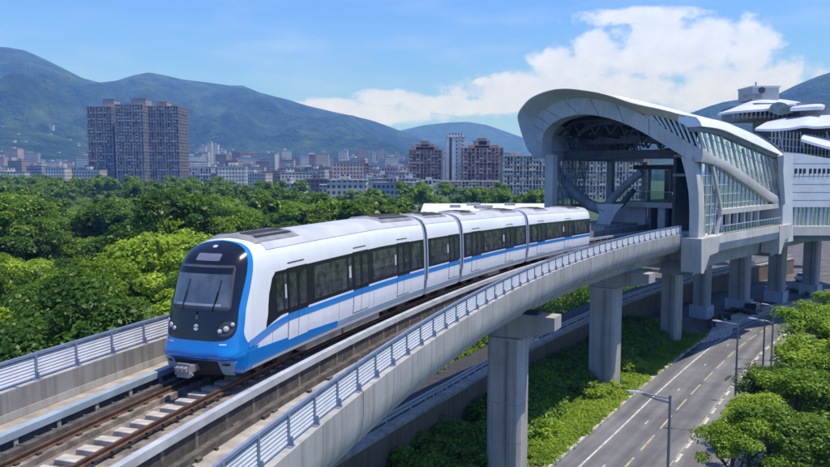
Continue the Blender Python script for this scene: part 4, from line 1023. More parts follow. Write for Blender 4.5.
for i, a in enumerate(off(WLP, -.53)):
    o = bp_.build('post', M['guard'], rl) if i == 0 else o.copy()
    if i: COL.objects.link(o)
    o.location = (a[0], a[1], 2.8)
# lamp posts
def lamp(x, y, h, rz, arm, label):
    t = thing('street_lamp', label, 'street lamp', (x, y, 0), rz, 'grey lamp posts along the road')
    MB().tube([(0, 0, 0), (0, 0, .5), (0, 0, .52), (0, 0, h)], [.13, .13, .09, .055], 10).build('pole', M['steel'], t, smooth=40)
    for dz in (0, .16):
        MB().tube([(0, 0, h-.12-dz*1.5), (-arm*.5, 0, h-.05-dz), (-arm, 0, h+.06-dz*.25)], [.045, .04, .03], 8).build('arm', M['steel'], t, smooth=40)
    MB().loft([[(-arm+.05, -.05, h+.03), (-arm+.05, .05, h+.03), (-arm+.05, .05, h+.09), (-arm+.05, -.05, h+.09)], [(-arm-.3, -.13, h+.05), (-arm-.3, .13, h+.05), (-arm-.3, .10, h+.14), (-arm-.3, -.10, h+.14)], [(-arm-.62, -.07, h+.10), (-arm-.62, .07, h+.10), (-arm-.62, .05, h+.15), (-arm-.62, -.05, h+.15)]]).build('lamp_head', M['guard'], t)
    MB().box((0, 0, .03), (.42, .42, .06)).build('base_plate', M['steel'], t)
    return t
lamp(11.55, 31.8, 8.85, -.15, 1.25, 'tall grey lamp post with a double arm, the one cut by the bottom edge')
lamp(23.1, 50.7, 8.1, -.25, 1.1, 'tall grey lamp post standing where the service lane meets the near trees')
lamp(28.3, 57.4, 6.9, -.3, .6, 'shorter lamp post behind the roadside trees, third from the camera')
lamp(35.6, 70.5, 5.6, -.4, .5, 'small lamp post farther up the road beside the bright tree')
lamp(33.3, 66.0, 4.9, -.4, .4, 'smallest lamp post, set between the two farther posts on the roadside')
# a parked car and scooters below the station
def car(x, y, rz, body, label):
    t = thing('parked_car', label, 'car', (x, y, .03), rz, None)
    sec = [(-2.1, .35, .72, .78), (-2.05, .32, .86, .84), (-1.3, .3, .95, .86), (.9, .3, .9, .86), (1.9, .3, .78, .82), (2.15, .36, .6, .72)]
    MB().loft([[(s, -w_, z0), (s, w_, z0), (s, w_, z1-.08), (s, w_*.92, z1), (s, -w_*.92, z1), (s, -w_, z1-.08)] for s, z0, z1, w_ in sec]).build('body', body, t, smooth=40)
    MB().loft([[(a, -w_, z), (b_, -w_, z), (b_, w_, z), (a, w_, z)] for a, b_, w_, z in ((-1.75, 1.05, .78, .9), (-1.35, .45, .66, 1.38))]).build('windows', M['dglass'], t)
    MB().loft([[(a, -w_, z), (b_, -w_, z), (b_, w_, z), (a, w_, z)] for a, b_, w_, z in ((-1.34, .44, .66, 1.37), (-1.2, .25, .58, 1.44))]).build('roof', body, t, smooth=60)
    for sx in (-1.3, 1.3):
        for sy in (-1, 1):
            w_ = MB().tube([(sx, sy*.66, .31), (sx, sy*.86, .31)], .31, 16).build('wheel', M['rubber'], t, smooth=40)
            MB().tube([(sx, sy*.861, .31), (sx, sy*.875, .31)], .18, 10).build('rim', M['guard'], w_)
    for sy in (-.55, .55): MB().box((2.09, sy, .62), (.08, .3, .12)).build('headlight', M['lampw'], t)
    return t
mcar = mat('dark car paint', (.03, .035, .045), .3, coat=.5); mcar2 = mat('silver car paint', (.5, .52, .55), .3, coat=.5, metal=.3)
x, y = gp(753, 313); car(x, y, .9, mcar, 'dark car parked at the kerb under the station')
x, y = gp(776, 291); car(x, y, .7, mcar2, 'silver car parked in the shade behind the station piers')
x, y = gp(806, 281); car(x, y, .5, mcar2, 'silver car in the shade under the white hall')
def scooter(x, y, rz, label):
    t = thing('scooter', label, 'scooter', (x, y, .03), rz)
    for sx in (-.6, .6): MB().tube([(sx, -.06, .25), (sx, .06, .25)], .25, 14).build('wheel', M['rubber'], t, smooth=40)
    MB().loft([[(s, -w_, z0), (s, w_, z0), (s, w_, z1), (s, -w_, z1)] for s, w_, z0, z1 in ((-.85, .08, .5, .72), (-.4, .17, .3, .76), (-.05, .16, .22, .72), (.05, .14, .2, .32), (.35, .14, .2, .32), (.45, .16, .25, .9), (.6, .1, .5, .98))]).build('body', mcar, t)
    MB().loft([[(s, -w_, z), (s, w_, z), (s, w_, z+.09), (s, -w_, z+.09)] for s, w_, z in ((-.82, .1, .73), (-.4, .15, .76), (0, .12, .74))]).build('seat', M['rubber'], t)
    MB().bar((.5, -.32, 1.02), (.5, .32, 1.02), .05).build('handlebar', M['rubber'], t)
for i, (px, py, rz, lb) in enumerate(((718, 323, .4, 'dark scooter parked by the pavement corner under the station'), (712, 328, .7, 'dark scooter lying nearest the kerb beside the forecourt'), (724, 320, 2.4, 'dark scooter turned away from the road beside the stout pier'))):
    x, y = gp(px, py); scooter(x, y, rz, lb)

# ------------------------------------------------------------------ trees, bushes, grass
def leaf_cloud(cent, rad, nper, size, rg, squash=.75, up=.85, shell=.45):
    """small leaf faces over the outside of many clumps; returns verts and quads"""
    k = len(cent); tot = k*nper
    c = np.repeat(cent, nper, 0); r = np.repeat(rad, nper)
    d = rg.normal(size=(tot, 3)); d[:, 2] = d[:, 2]*.8+up*.55; d /= np.linalg.norm(d, axis=1)[:, None]
    rr = r*(shell+(1-shell)*rg.random(tot)**.6)
    p = c+d*rr[:, None]*np.array([1, 1, squash])
    nrm = d*.9+rg.normal(size=(tot, 3))*.55+np.array([0, 0, up]); nrm /= np.linalg.norm(nrm, axis=1)[:, None]
    t = np.cross(nrm, rg.normal(size=(tot, 3))); t /= np.linalg.norm(t, axis=1)[:, None]; b_ = np.cross(nrm, t)
    s = size*(.65+.7*rg.random(tot))[:, None]; w = s*.62
    V = np.stack([p-t*s, p-b_*w+nrm*s*.12, p+t*s, p+b_*w+nrm*s*.12], 1).reshape(-1, 3)
    return V, np.arange(tot*4).reshape(-1, 4)
def crown_clumps(rg, R, H, n, flat=.0):
    """clump centres through a crown of half width R and height H (base at z=0)"""
    C_, Rd = [], []
    lob = [(rg.uniform(0, 2*PI), rg.uniform(.25, .6)*R, rg.uniform(.25, .8)*H, rg.uniform(.42, .66)*R) for _ in range(6)]+[(0, 0, .62*H, .7*R)]
    while len(C_) < n:
        a, q, z, lr = lob[rg.integers(len(lob))]
        d = rg.normal(size=3); d /= np.linalg.norm(d); d[2] = abs(d[2])*.9-.2
        p = np.array([math.cos(a)*q, math.sin(a)*q, z])+d*lr*rg.uniform(.6, 1.0)*np.array([1, 1, .8])
        if p[2] < .02*H: continue
        C_.append(p); Rd.append(rg.uniform(.20, .36)*R)
    return np.array(C_), np.array(Rd)
def make_crown(seed, R, H, n, nper, size, name='crown'):
    rg = np.random.default_rng(seed); c, r = crown_clumps(rg, R, H, n); V, Q = leaf_cloud(c, r, nper, size, rg); return V, Q
def make_trunk(seed, h, r, R):
    rg = np.random.default_rng(seed); mb = MB()
    mb.tube([(0, 0, -.3), (.05, .02, h*.4), (.1, -.05, h*.8), (.05, 0, h*1.25)], [r*1.25, r, r*.8, r*.4], 8)
    for i in range(5):
        a = i*1.26+rg.uniform(-.3, .3); z = h*rg.uniform(.55, .95); e = R*rg.uniform(.45, .75)
        mb.tube([(0.05, 0, z), (math.cos(a)*e*.5, math.sin(a)*e*.5, z+h*.22), (math.cos(a)*e, math.sin(a)*e, z+h*.55)], [r*.5, r*.34, r*.15], 6)
    return mb
def proto_tree(seed, R, H, th, n, nper, size, m, label, group):
    t = thing('broadleaf_tree', label, 'tree', (0, 0, 0), 0, group)
    V, Q = make_crown(seed, R, H, n, nper, size); V[:, 2] += th*.75
    cr = link('crown', npmesh('crown', V, Q, m), t)
    make_trunk(seed, th, .16+.02*R, R).build('trunk', M['trunk'], t, smooth=60)
    return t
GW = 'trees of the wood beyond the viaduct'; GR = 'trees along the right side of the road'
lab_wood = 'rounded green broadleaf tree crowded into the wood beyond the viaduct'
near = [proto_tree(11+i, 3.0, 5.0, 5.2, 56, 260, .105, M['leafd'] if i == 1 else M['leaf'], lab_wood, GW) for i in range(4)]
mid = [proto_tree(31+i, 3.0, 5.0, 5.0, 44, 160, .155, M['leaf'], lab_wood, GW) for i in range(3)]
midd = [proto_tree(41+i, 3.4, 6.4, 6.0, 46, 160, .16, M['leafd'], lab_wood, GW) for i in range(2)]
protos = near+mid+midd
used = {}
def plant(pr, x, y, s, label=None, group=None, sz=None):
    loc = (x, y, 0); rz = random.uniform(0, 2*PI); sc_ = (s*random.uniform(.9, 1.1), s*random.uniform(.9, 1.1), s*(sz or random.uniform(.88, 1.12)))
    if pr.name not in used:
        used[pr.name] = 1; pr.location = loc; pr.rotation_euler = (0, 0, rz); pr.scale = sc_; o = pr
    else: o = copy_tree(pr, loc, rz, None, sc_)
    if label: o['label'] = label
    if group: o['group'] = group
    return o
def clear_of_line(x, y, d=4.6):
    r = math.hypot(x-TC[0], y-TC[1])-TR
    return r > d
def side_dist(x, y):
    P_ = np.array(WLP); a = P_[:-1]; b_ = P_[1:]; ab = b_-a; t = np.clip(((np.array([x, y])-a)*ab).sum(1)/(ab*ab).sum(1), 0, 1); q = a+ab*t[:, None]
    i = np.argmin(np.linalg.norm(q-[x, y], axis=1)); cr_ = ab[i][0]*(y-q[i][1])-ab[i][1]*(x-q[i][0])
    return np.linalg.norm(q[i]-[x, y])*(1 if cr_ > 0 else -1)
def in_clearing(x, y):
    px = 415+x/y*720; py = YH+(CAMZ-3)/y*720
    return (58 < px < 128 and 205 < py < 246)
cand = []
gy = 22.0
while gy < 135:
    stp = 4.4 if gy < 80 else 5.4
    x = -(gy*.62+9)
    while x < 24:
        X, Y = x+random.uniform(-1.5, 1.5), gy+random.uniform(-1.5, 1.5)
        px = 415+X/Y*720
        if side_dist(X, Y) > 6.4 and -90 < px < 560 and not in_clearing(X, Y): cand.append((X, Y))
        x += stp
    gy += stp*.93
# what hides behind the train is left out
def hidden(x, y):
    px = 415+x/y*720; top = zat
    ty = YH+(CAMZ-10.5)/y*720
    return 300 < px < 560 and ty > 236-(px-300)*.1
cand = [c for c in cand if not hidden(*c)]
cand.sort(key=lambda c: c[1]); cand = cand[:285]
YMAX = cand[-1][1]
for i, (x, y) in enumerate(cand):
    f = fbm(np.array([x*.03+40]), np.array([y*.03]), 5)[0]
    s = random.uniform(.78, 1.12)*(1.0 if f < .5 else 1.08)
    px = 415+x/y*720
    s *= random.choice((.8, 1, 1, 1.25))
    if y < 62: pr = near[i % 4]
    else: pr = midd[i % 2] if (px < 85 and y > 95) or f > .56 else mid[i % 3]
    o = plant(pr, x, y, s)
# the tree that leans in at the near left, brighter and lower
o = plant(near[2], -17.6, 31.5, 1.0, 'bright green bushy tree closest to the far fence, at the left edge')
# trees to the right of the road
RT = [(20.0, 36.6, .52, 'low bushy tree with upright shoots at the bottom of the frame beside the service lane'), (22.6, 40.5, .62, 'small tree beside the lowest right tree, its leaves touching the pavement'),
      (24.2, 35.5, .72, 'dark leafed tree filling the bottom right corner'), (27.4, 42.0, .86, 'full round tree in the middle of the roadside clump'), (25.2, 46.6, .70, 'small tree leaning toward the tall lamp post'),
      (29.6, 48.6, .88, 'dense tree behind the middle of the roadside clump'), (32.0, 54.5, .98, 'tall bright tree nearest the lamp posts at the road bend'), (36.2, 58, .95, 'broad tree at the right edge beneath the station'),
      (31.6, 43.2, .95, 'large tree at the right edge of the frame'), (37.5, 65, .85, 'small tree farther up the roadside past the bright one'), (41.8, 69.5, .9, 'tree at the right edge before the road bend'),
      (46.5, 75, .9, 'tree by the road bend in front of the white hall'), (28.2, 36.5, .8, 'shaded tree low in the right corner'), (36, 50, 1.0, 'tree just outside the roadside clump at the right'), (51, 82, .9, 'last tree of the roadside row before the bend'), (57, 88, .9, 'tree beyond the road bend below the hall')]
RT = [(17.6, 38.6, .62, .50, RT[0][3]), (19.6, 41.0, .66, .54, RT[1][3]), (21.0, 38.0, .9, .56, RT[2][3]), (23.4, 43.0, .95, .66, RT[3][3]), (24.0, 47.2, .75, .60, RT[4][3]),
      (27.6, 47.6, 1.05, .72, RT[5][3]), (31.4, 55.0, 1.02, .76, RT[6][3]), (35.2, 57.5, 1.05, .74, RT[7][3]), (31.6, 46.0, 1.2, .80, RT[8][3]), (38.2, 64.5, .9, .62, RT[9][3]), (42.6, 69.5, .95, .62, RT[10][3]), (48, 75.5, .9, .6, RT[11][3]),
      (25.6, 39.0, 1.1, .66, RT[12][3]), (33, 50.6, 1.1, .8, RT[13][3]), (53, 82.5, .8, .55, RT[14][3]), (59.5, 89, .9, .6, RT[15][3])]
for i, (x, y, s, sz, lb) in enumerate(RT): plant(near[(i*2+1) % 4 if i not in (0, 1, 6) else 2], x, y, s, lb, GR, sz=sz/s*1.22)
# far wood: one mass
Vt, Qt = make_crown(77, 3.2, 5.6, 22, 46, .34); Vt[:, 2] += 3.0
Vt2, Qt2 = make_crown(78, 3.4, 6.2, 22, 46, .35); Vt2[:, 2] += 3.6
pos = []
Y = YMAX-4
while Y < 640:
    stp = 5.6+Y*.010; x = -Y*.68-20
    while x < Y*.20+16:
        X, Yy = x+random.uniform(-2.5, 2.5), Y+random.uniform(-2.5, 2.5); px = 415+X/Yy*720
        bd = fbm(np.array([X*.012]), np.array([Yy*.012]), 9)[0]
        if Yy < interp(px, [-100, 60, 150, 225, 260, 420, 560], [520, 500, 470, 420, 330, 300, 280]) and px < 560 and not in_clearing(X, Yy) and (bd > .34 or Yy > 300) and not (px > 405 and 120 < Yy < 230) and not (300 < px < 400 and 225 < Yy < 300): pos.append((X, Yy, bd))
        x += stp
    Y += stp*.9
print('FAR', len(pos))
for nm, sel, m in (('far_wood', 0, M['leaf']), ('far_wood', 1, M['leafd']), ('far_wood', 2, M['leafb'])):
    Vs, Qs, b0 = [], [], 0
    for (x, y, bd) in pos:
        dk = (bd > .57) or y > 300 or (random.random() < .18)
        if not dk and (x*7.3+y*3.1) % 1 < .25: dk = 2
        if int(dk) != sel: continue
        s = random.choice((.75, .9, 1, 1.15, 1.4))*(1.0+max(0, y-200)*.0008); a = random.uniform(0, 2*PI); T_, Q_ = (Vt, Qt) if random.random() < .5 else (Vt2, Qt2)
        P_ = np.c_[(T_[:, 0]*math.cos(a)-T_[:, 1]*math.sin(a))*s+x, (T_[:, 0]*math.sin(a)+T_[:, 1]*math.cos(a))*s+y, T_[:, 2]*s]
        Vs.append(P_); Qs.append(Q_+b0); b0 += len(P_)
    o = link(nm, npmesh(nm, np.concatenate(Vs), np.concatenate(Qs), m)); tag(o, ['far sunlit wood spreading to the edge of the city', 'far dark wood in front of the city blocks', 'paler yellow green crowns scattered through the far wood'][sel], 'wood', kind='stuff')
# undergrowth below the viaduct, weeds and clearing cover
def scatter(name, pts, R, H, nper, size, m, label, cat='undergrowth', z0=0):
    rg = np.random.default_rng(len(pts)); c = np.array([(x, y, z0+H*rg.uniform(.15, .7)) for x, y, *_ in pts]); r = np.array([R*rg.uniform(.7, 1.3) for _ in pts])
    V, Q = leaf_cloud(c, r, nper, size, rg, squash=H/R*.55); V[:, 2] = np.maximum(V[:, 2], .01)
    return tag(link(name, npmesh(name, V, Q, m)), label, cat, kind='stuff')
KA = np.array(KL); 
def verge_pts(n, lo, hi, s0, s1, keep=None):
    """random points between retaining wall (1) and kerb (0)"""
    W_ = np.array(WLP); out = []
    while len(out) < n:
        u = random.uniform(s0, s1); i = int(u); f = u-i; k = KA[i]*(1-f)+KA[i+1]*f
        j = np.argmin(np.linalg.norm(W_-k, axis=1)); q = random.uniform(lo, hi); p = k*(1-q)+W_[j]*q
        if np.linalg.norm(p-np.array([16.75, 62.4])) < 1.7 or math.hypot(p[0]-28.7, p[1]-79.5) < 1.3: continue
        if keep and not keep(*p): continue
        out.append(tuple(p))
    return out
scatter('grass', verge_pts(6500, .02, .66, 8, 42.5), .30, .30, 34, .075, M['grassl'], 'bright grass and weeds on the verge beside the kerb', 'grass')
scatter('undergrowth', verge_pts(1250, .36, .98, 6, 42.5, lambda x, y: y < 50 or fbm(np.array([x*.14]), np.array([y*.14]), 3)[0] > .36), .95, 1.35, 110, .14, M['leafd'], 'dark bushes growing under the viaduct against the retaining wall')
scatter('undergrowth', verge_pts(260, .18, .8, 6, 42.5, lambda x, y: fbm(np.array([x*.2+9]), np.array([y*.2]), 4)[0] > .5), .7, .95, 120, .12, M['leaf'], 'lighter bushes scattered over the verge under the viaduct')
cl = []
while len(cl) < 2600:
    y = random.uniform(110, 560); x = random.uniform(-.52, -.38)*y
    if True: cl.append((x, y))
scatter('ground_cover', cl, 1.5, 2.0, 60, .22, M['grassl'], 'pale overgrown clearing inside the wood', 'ground cover')
und = []
while len(und) < 3000:
    y = random.uniform(22, 140); x = random.uniform(-.66*y-6, 34)
    if side_dist(x, y) > 4.4 and 415+x/y*720 < 700: und.append((x, y))
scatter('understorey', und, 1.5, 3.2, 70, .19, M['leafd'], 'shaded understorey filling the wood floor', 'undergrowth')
un2 = []
while len(un2) < 900:
    x, y = random.uniform(18, 60), random.uniform(28, 90)
    d = min(np.linalg.norm(KA-[x, y], axis=1)); i = np.argmin(np.linalg.norm(KA-[x, y], axis=1))
    if d > 10.3 and x > KA[i][0]: un2.append((x, y))
scatter('understorey', un2, 1.15, 2.3, 90, .12, M['leaf'], 'low bushes under the roadside trees on the right', 'undergrowth')
for (px, py) in ((776, 301), (812, 295), (737, 312), (798, 292)):
    x, y = gp(px, py); scatter('weeds', [(x+random.uniform(-1.2, 1.2), y+random.uniform(-.5, .5)) for _ in range(16)], .35, .5, 40, .12, M['leafb'], 'weeds at the foot of a station pier', 'weeds')
# bushes and trees behind the station at the right and at the far end of the under-croft
for i, (x, y, s) in enumerate(((24, 118, .9), (30, 126, 1.0), (38, 132, 1.1), (47, 136, 1.0), (56, 140, 1.1), (66, 146, 1.1), (18, 112, .9), (78, 140, 1.1))):
    plant(midd[i % 2], x, y, s, ['tree seen between the piers behind the station', 'tree behind the piers, toward the middle of the station', 'tree at the back of the shaded yard under the station', 'tree behind the stout pier', 'tree behind the pier of the end block', 'tree behind the hall piers', 'tree beyond the forked column of the portal', 'tree at the far right behind the hall piers'][i], 'trees behind the station piers')

# ------------------------------------------------------------------ city
def frame_building(name, label, cat, x0, x1, ytop, Y, floors, bays, depth, mats, pent=(), parapet=True, base_z=0, rot=0, infill=.35, seed=1, bal=False):
    """an open concrete frame: slabs, columns, recessed dark core, some filled bays"""
    xa, xb = xat(x0, Y), xat(x1, Y); w = xb-xa; top = zat(ytop, Y); cx = (xa+xb)/2
    t = thing(name, label, cat, (cx, Y+depth/2, 0), rot); fh = (top-base_z)/floors; rg = random.Random(seed)
    hw, hd = w/2, depth/2
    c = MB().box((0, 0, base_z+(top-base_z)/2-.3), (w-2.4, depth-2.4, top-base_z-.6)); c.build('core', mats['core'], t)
    s = MB()
    for i in range(1, floors+1): s.box((0, 0, base_z+i*fh-.2), (w+(.5 if i % 3 == 0 else 0), depth+(.5 if i % 3 == 0 else 0), .42))
    s.build('floor_slabs', mats['slab'], t)
    k = MB()
    for i in range(bays+1):
        x = -hw+.3+(w-.6)*i/bays; k.box((x, -hd+.3, (base_z+top)/2), (.62 if i % 3 else 1.3, .6, top-base_z))
    nb = max(2, int(bays*depth/w))
    for i in range(nb+1):
        y = -hd+.35+(depth-.7)*i/nb
        for sg in (-1, 1): k.box((sg*(hw-.3), y, (base_z+top)/2), (.6, .62, top-base_z))
    k.build('columns', mats['col'], t)
    bw = (w-.6)/bays; FI, PA = [], []
    for i in range(floors):
        for j in range(bays):
            r_ = rg.random(); x = -hw+.3+bw*(j+.5); z = base_z+(i+.5)*fh
            if r_ < infill: FI.append(((x, -hd+.75, z), (bw*.97, .2, fh*.92)))
            elif r_ < infill+.34: PA.append(((x, -hd+(.2 if bal else .55), z-fh*.28), (bw*.95, .16, fh*.38)))
        for sg in (-1, 1):
            for j in range(nb):
                r_ = rg.random(); y = -hd+.35+(depth-.7)*(j+.5)/nb
                if r_ < infill+.2: FI.append(((sg*(hw-.75), y, base_z+(i+.5)*fh), (.2, (depth-.7)/nb*.97, fh*.92)))
    for nm_, L_, m_ in (('infill_wall', FI, mats['fill']), ('parapet', PA, mats['par'])):
        if not L_: continue
        if len(L_) > 100:
            mb = MB()
            for c_, s_ in L_: mb.box(c_, s_)
            mb.build(nm_, m_, t)['kind'] = 'stuff'
        else:
            o0 = None
            for c_, s_ in L_:
                if o0 is None: o0 = MB().box((0, 0, 0), (1, 1, 1)).build(nm_, m_, t); o = o0
                else: o = o0.copy(); COL.objects.link(o)
                o.location = c_; o.scale = s_
    for (px0, px1, py) in pent:
        a, b_ = xat(px0, Y)-cx, xat(px1, Y)-cx; zt = zat(py, Y)
        MB().box(((a+b_)/2, 0, (top+zt)/2), (b_-a, depth*.5, zt-top)).build('roof_house', mats['pent'], t)
        MB().box(((a+b_)/2, 0, zt+.2), (b_-a+.8, depth*.5+.8, .4)).build('roof_slab', mats['slab'], t)
    return t
def C3(core, slab, col, fill, par, pent): 
    return dict(core=core, slab=slab, col=col, fill=fill, par=par, pent=pent)
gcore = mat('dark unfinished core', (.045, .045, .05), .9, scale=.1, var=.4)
gslab = mat('grey raw slab', (.29, .255, .23), .9, scale=.2, var=.25); gfill = mat('grey block infill', (.155, .135, .125), .9, scale=.15, var=.45); gpar = mat('mixed grey parapet', (.40, .385, .37), .9, scale=.2, var=.45)
bslab = mat('brown slab', (.40, .26, .175), .9, scale=.2, var=.25); bfill = mat('brown brick infill', (.21, .115, .072), .9, scale=.15, var=.35); bpar = mat('pale brown parapet', (.52, .38, .28), .9, scale=.2, var=.35)
wslab = mat('white slab', (.55, .53, .51), .8, scale=.2, var=.15); wfill = mat('pale infill', (.42, .40, .38), .85, scale=.15, var=.3); wpar = mat('white parapet', (.62, .60, .58), .8, scale=.2, var=.15)
MG = C3(gcore, gslab, gslab, gfill, gpar, gslab); MBn = C3(gcore, bslab, bslab, bfill, bpar, bslab); MW = C3(gcore, wslab, wslab, wfill, wpar, wslab)
tslab = mat('beige slab', (.46, .39, .32), .85, scale=.2, var=.2); tfill = mat('tan infill', (.30, .22, .165), .9, scale=.15, var=.35); tpar = mat('beige parapet', (.52, .45, .38), .85, scale=.2, var=.3)
MT = C3(gcore, tslab, tslab, tfill, tpar, tslab)
# the big unfinished tower: three joined blocks stepping in and out
for i, (x0, x1, yt, Y, pent, lab) in enumerate(((90, 115, 107.5, 700, ((103, 114, 99.5),), 'grey unfinished tower block, the left wing of the big trio'), (118, 146, 105.5, 690, ((132, 146, 99),), 'grey unfinished tower block in the middle of the big trio'), (150, 181, 107, 703, ((156, 167, 102),), 'grey unfinished tower block, the right wing of the big trio'))):
    frame_building('unfinished_tower', lab, 'tower block', x0, x1, yt, Y, 26, (9, 10, 11)[i], 30, MG, pent, seed=i+3, infill=.42)
frame_building('brown_tower', 'brown unfinished tower with a stepped top, left of the white tower', 'tower block', 408.5, 442, 150, 600, 13, 9, 24, MBn, ((411, 439, 147), (416, 434, 144.5), (421, 429, 141.5)), seed=21)
frame_building('brown_tower', 'brown unfinished tower with a central roof house, right of the white tower', 'tower block', 463, 503, 148, 560, 13, 10, 26, MBn, ((470, 499, 145.5), (475, 490, 141), (479, 487, 138.5)), seed=22, infill=.3)
def window_mat(name, wall, win, sx, sz, fr=.55):
    """rendered wall with rows of dark window openings, by world position"""
    m, nt, b = newmat(name); L = nt.links.new; tc = N(nt, 'ShaderNodeTexCoord'); sp = N(nt, 'ShaderNodeSeparateXYZ'); L(tc.outputs['Object'], sp.inputs[0])
    geo = N(nt, 'ShaderNodeNewGeometry')
    def M_(op, a, c): 
        n_ = N(nt, 'ShaderNodeMath', operation=op)
        for i, v in ((0, a), (1, c)):
            if isinstance(v, (int, float)): n_.inputs[i].default_value = v
            else: L(v, n_.inputs[i])
        return n_.outputs[0]
    ux = M_('ADD', sp.outputs[0], sp.outputs[1])
    fx = M_('FRACT', M_('DIVIDE', ux, sx), 0); fz = M_('FRACT', M_('DIVIDE', sp.outputs[2], sz), 0)
    wx = M_('LESS_THAN', M_('ABSOLUTE', M_('SUBTRACT', fx, .5), 0), fr/2); wz = M_('LESS_THAN', M_('ABSOLUTE', M_('SUBTRACT', fz, .55), 0), .27)
    nz = N(nt, 'ShaderNodeSeparateXYZ'); L(geo.outputs['Normal'], nz.inputs[0]); side = M_('LESS_THAN', M_('ABSOLUTE', nz.outputs[2], 0), .5)
    mk = M_('MULTIPLY', M_('MULTIPLY', wx, wz), side)
    no = N(nt, 'ShaderNodeTexNoise'); no.inputs['Scale'].default_value = .12; no.inputs['Detail'].default_value = 6; L(tc.outputs['Object'], no.inputs['Vector'])
    cr = N(nt, 'ShaderNodeValToRGB'); cr.color_ramp.elements[0].position = .3; cr.color_ramp.elements[1].position = .7; cr.color_ramp.elements[0].color = (*[c*.75 for c in wall], 1); cr.color_ramp.elements[1].color = (*[min(.9, c*1.15) for c in wall], 1); L(no.outputs['Fac'], cr.inputs[0])
    mx = N(nt, 'ShaderNodeMix'); mx.data_type = 'RGBA'; L(mk, mx.inputs['Factor']); L(cr.outputs[0], mx.inputs[6]); mx.inputs[7].default_value = (*win, 1)
    L(mx.outputs[2], b.inputs['Base Color']); b.inputs['Roughness'].default_value = .8
    return m
CM = {'white': window_mat('white render', (.58, .56, .54), (.11, .11, .12), 2.5, 3.0), 'cream': window_mat('cream render', (.55, .49, .42), (.07, .08, .09), 2.7, 3.0), 'grey': window_mat('grey render', (.36, .36, .37), (.05, .06, .08), 2.3, 3.0, .6),
      'pink': window_mat('pinkish render', (.50, .38, .35), (.07, .07, .09), 2.6, 3.0), 'tan': window_mat('tan brick', (.36, .25, .19), (.05, .05, .06), 3.5, 3.1), 'brown': window_mat('brown brick', (.24, .15, .11), (.04, .04, .05), 3.3, 3.1)}
roofc = mat('flat roof grey', (.30, .29, .29), .9, scale=.1, var=.3)
def block(name, label, cat, xa, xb, Y, depth, top, m, rot=0, group=None, pent=True, seed=0):
    rg = random.Random(seed); t = thing(name, label, cat, ((xa+xb)/2, Y+depth/2, 0), rot, group); w = xb-xa
    MB().box((0, 0, top/2), (w, depth, top)).build('walls', m, t)
    MB().box((0, 0, top+.25), (w+.5, depth+.5, .5)).build('roof', roofc, t)
    if pent:
        MB().box((rg.uniform(-.25, .25)*w, rg.uniform(-.1, .2)*depth, top+1.9), (w*rg.uniform(.14, .34), depth*.4, 2.8)).build('roof_house', m, t)
    return t
def ptop(x0, x1, y, Y): return xat(x0, Y), xat(x1, Y), zat(y, Y)
# white tower
Y = 620; xa, xb, zt = ptop(446, 466, 138, Y)
wt = block('white_tower', 'slender white tower between the two brown towers', 'tower block', xa, xb, Y, 16, zt, window_mat('white tower render', (.66, .65, .64), (.10, .10, .11), 5.2, 3.2, .22), seed=4)
MB().box((0, 0, zt+2.2), (13, 12, 3.6)).build('crown_block', CM['white'], wt)
for i in range(15): MB().box((3.6, -8.3, 3+i*3.2), (3.2, .5, 1.5)).build('balcony', gpar, wt)
MB().box((-4.8, -8.06, zt/2), (2.2, .12, zt)).build('stair_glass', M['dglass'], wt)
# long housing blocks with open balcony fronts
frame_building('housing_block', 'long pale apartment block with rows of open balconies behind the portal', 'apartment block', 503, 574, 156, 480, 9, 22, 20, MT, ((512, 520, 153.5), (536, 541, 153), (556, 561, 154)), seed=31, infill=.22, bal=True)
frame_building('housing_block', 'pale apartment block glimpsed through the middle of the portal', 'apartment block', 576, 645, 157, 470, 9, 21, 20, MT, ((590, 598, 154),), seed=32, infill=.22, bal=True)
frame_building('housing_block', 'long low white block with regular openings above the wood', 'apartment block', 316, 372, 173, 650, 5, 17, 18, MW, ((320, 326, 170.5), (350, 356, 171)), seed=33, infill=.1, bal=True)
frame_building('housing_block', 'low white block joined to the long one, nearer the brown tower', 'apartment block', 373, 416, 174.5, 645, 5, 13, 18, MW, ((380, 384, 172),), seed=34, infill=.15, bal=True)
frame_building('white_house', 'small white four storey house below the brown tower', 'house', 420, 440.5, 180, 500, 4, 5, 10, MW, ((426, 432, 178),), seed=35, infill=.4)
frame_building('housing_block', 'white gridded block beside the big unfinished towers at the left', 'apartment block', 42, 90, 167.5, 860, 5, 16, 18, MW, (), seed=36, infill=.15)
frame_building('housing_block', 'white gridded block to the right of the big unfinished towers', 'apartment block', 184, 212, 168, 880, 5, 10, 18, MW, (), seed=37, infill=.2)
frame_building('brown_block', 'brown mid rise block behind the wood left of the long white block', 'apartment block', 262, 290, 171, 760, 7, 9, 18, MBn, (), seed=38)
frame_building('brown_block', 'brown mid rise block between the pale blocks above the wood', 'apartment block', 292, 315, 170, 740, 7, 8, 18, MBn, (), seed=39)
frame_building('housing_block', 'pale mid rise block under the right brown tower', 'apartment block', 440, 504, 181, 520, 5, 18, 16, MT, (), seed=40, infill=.3, bal=True)
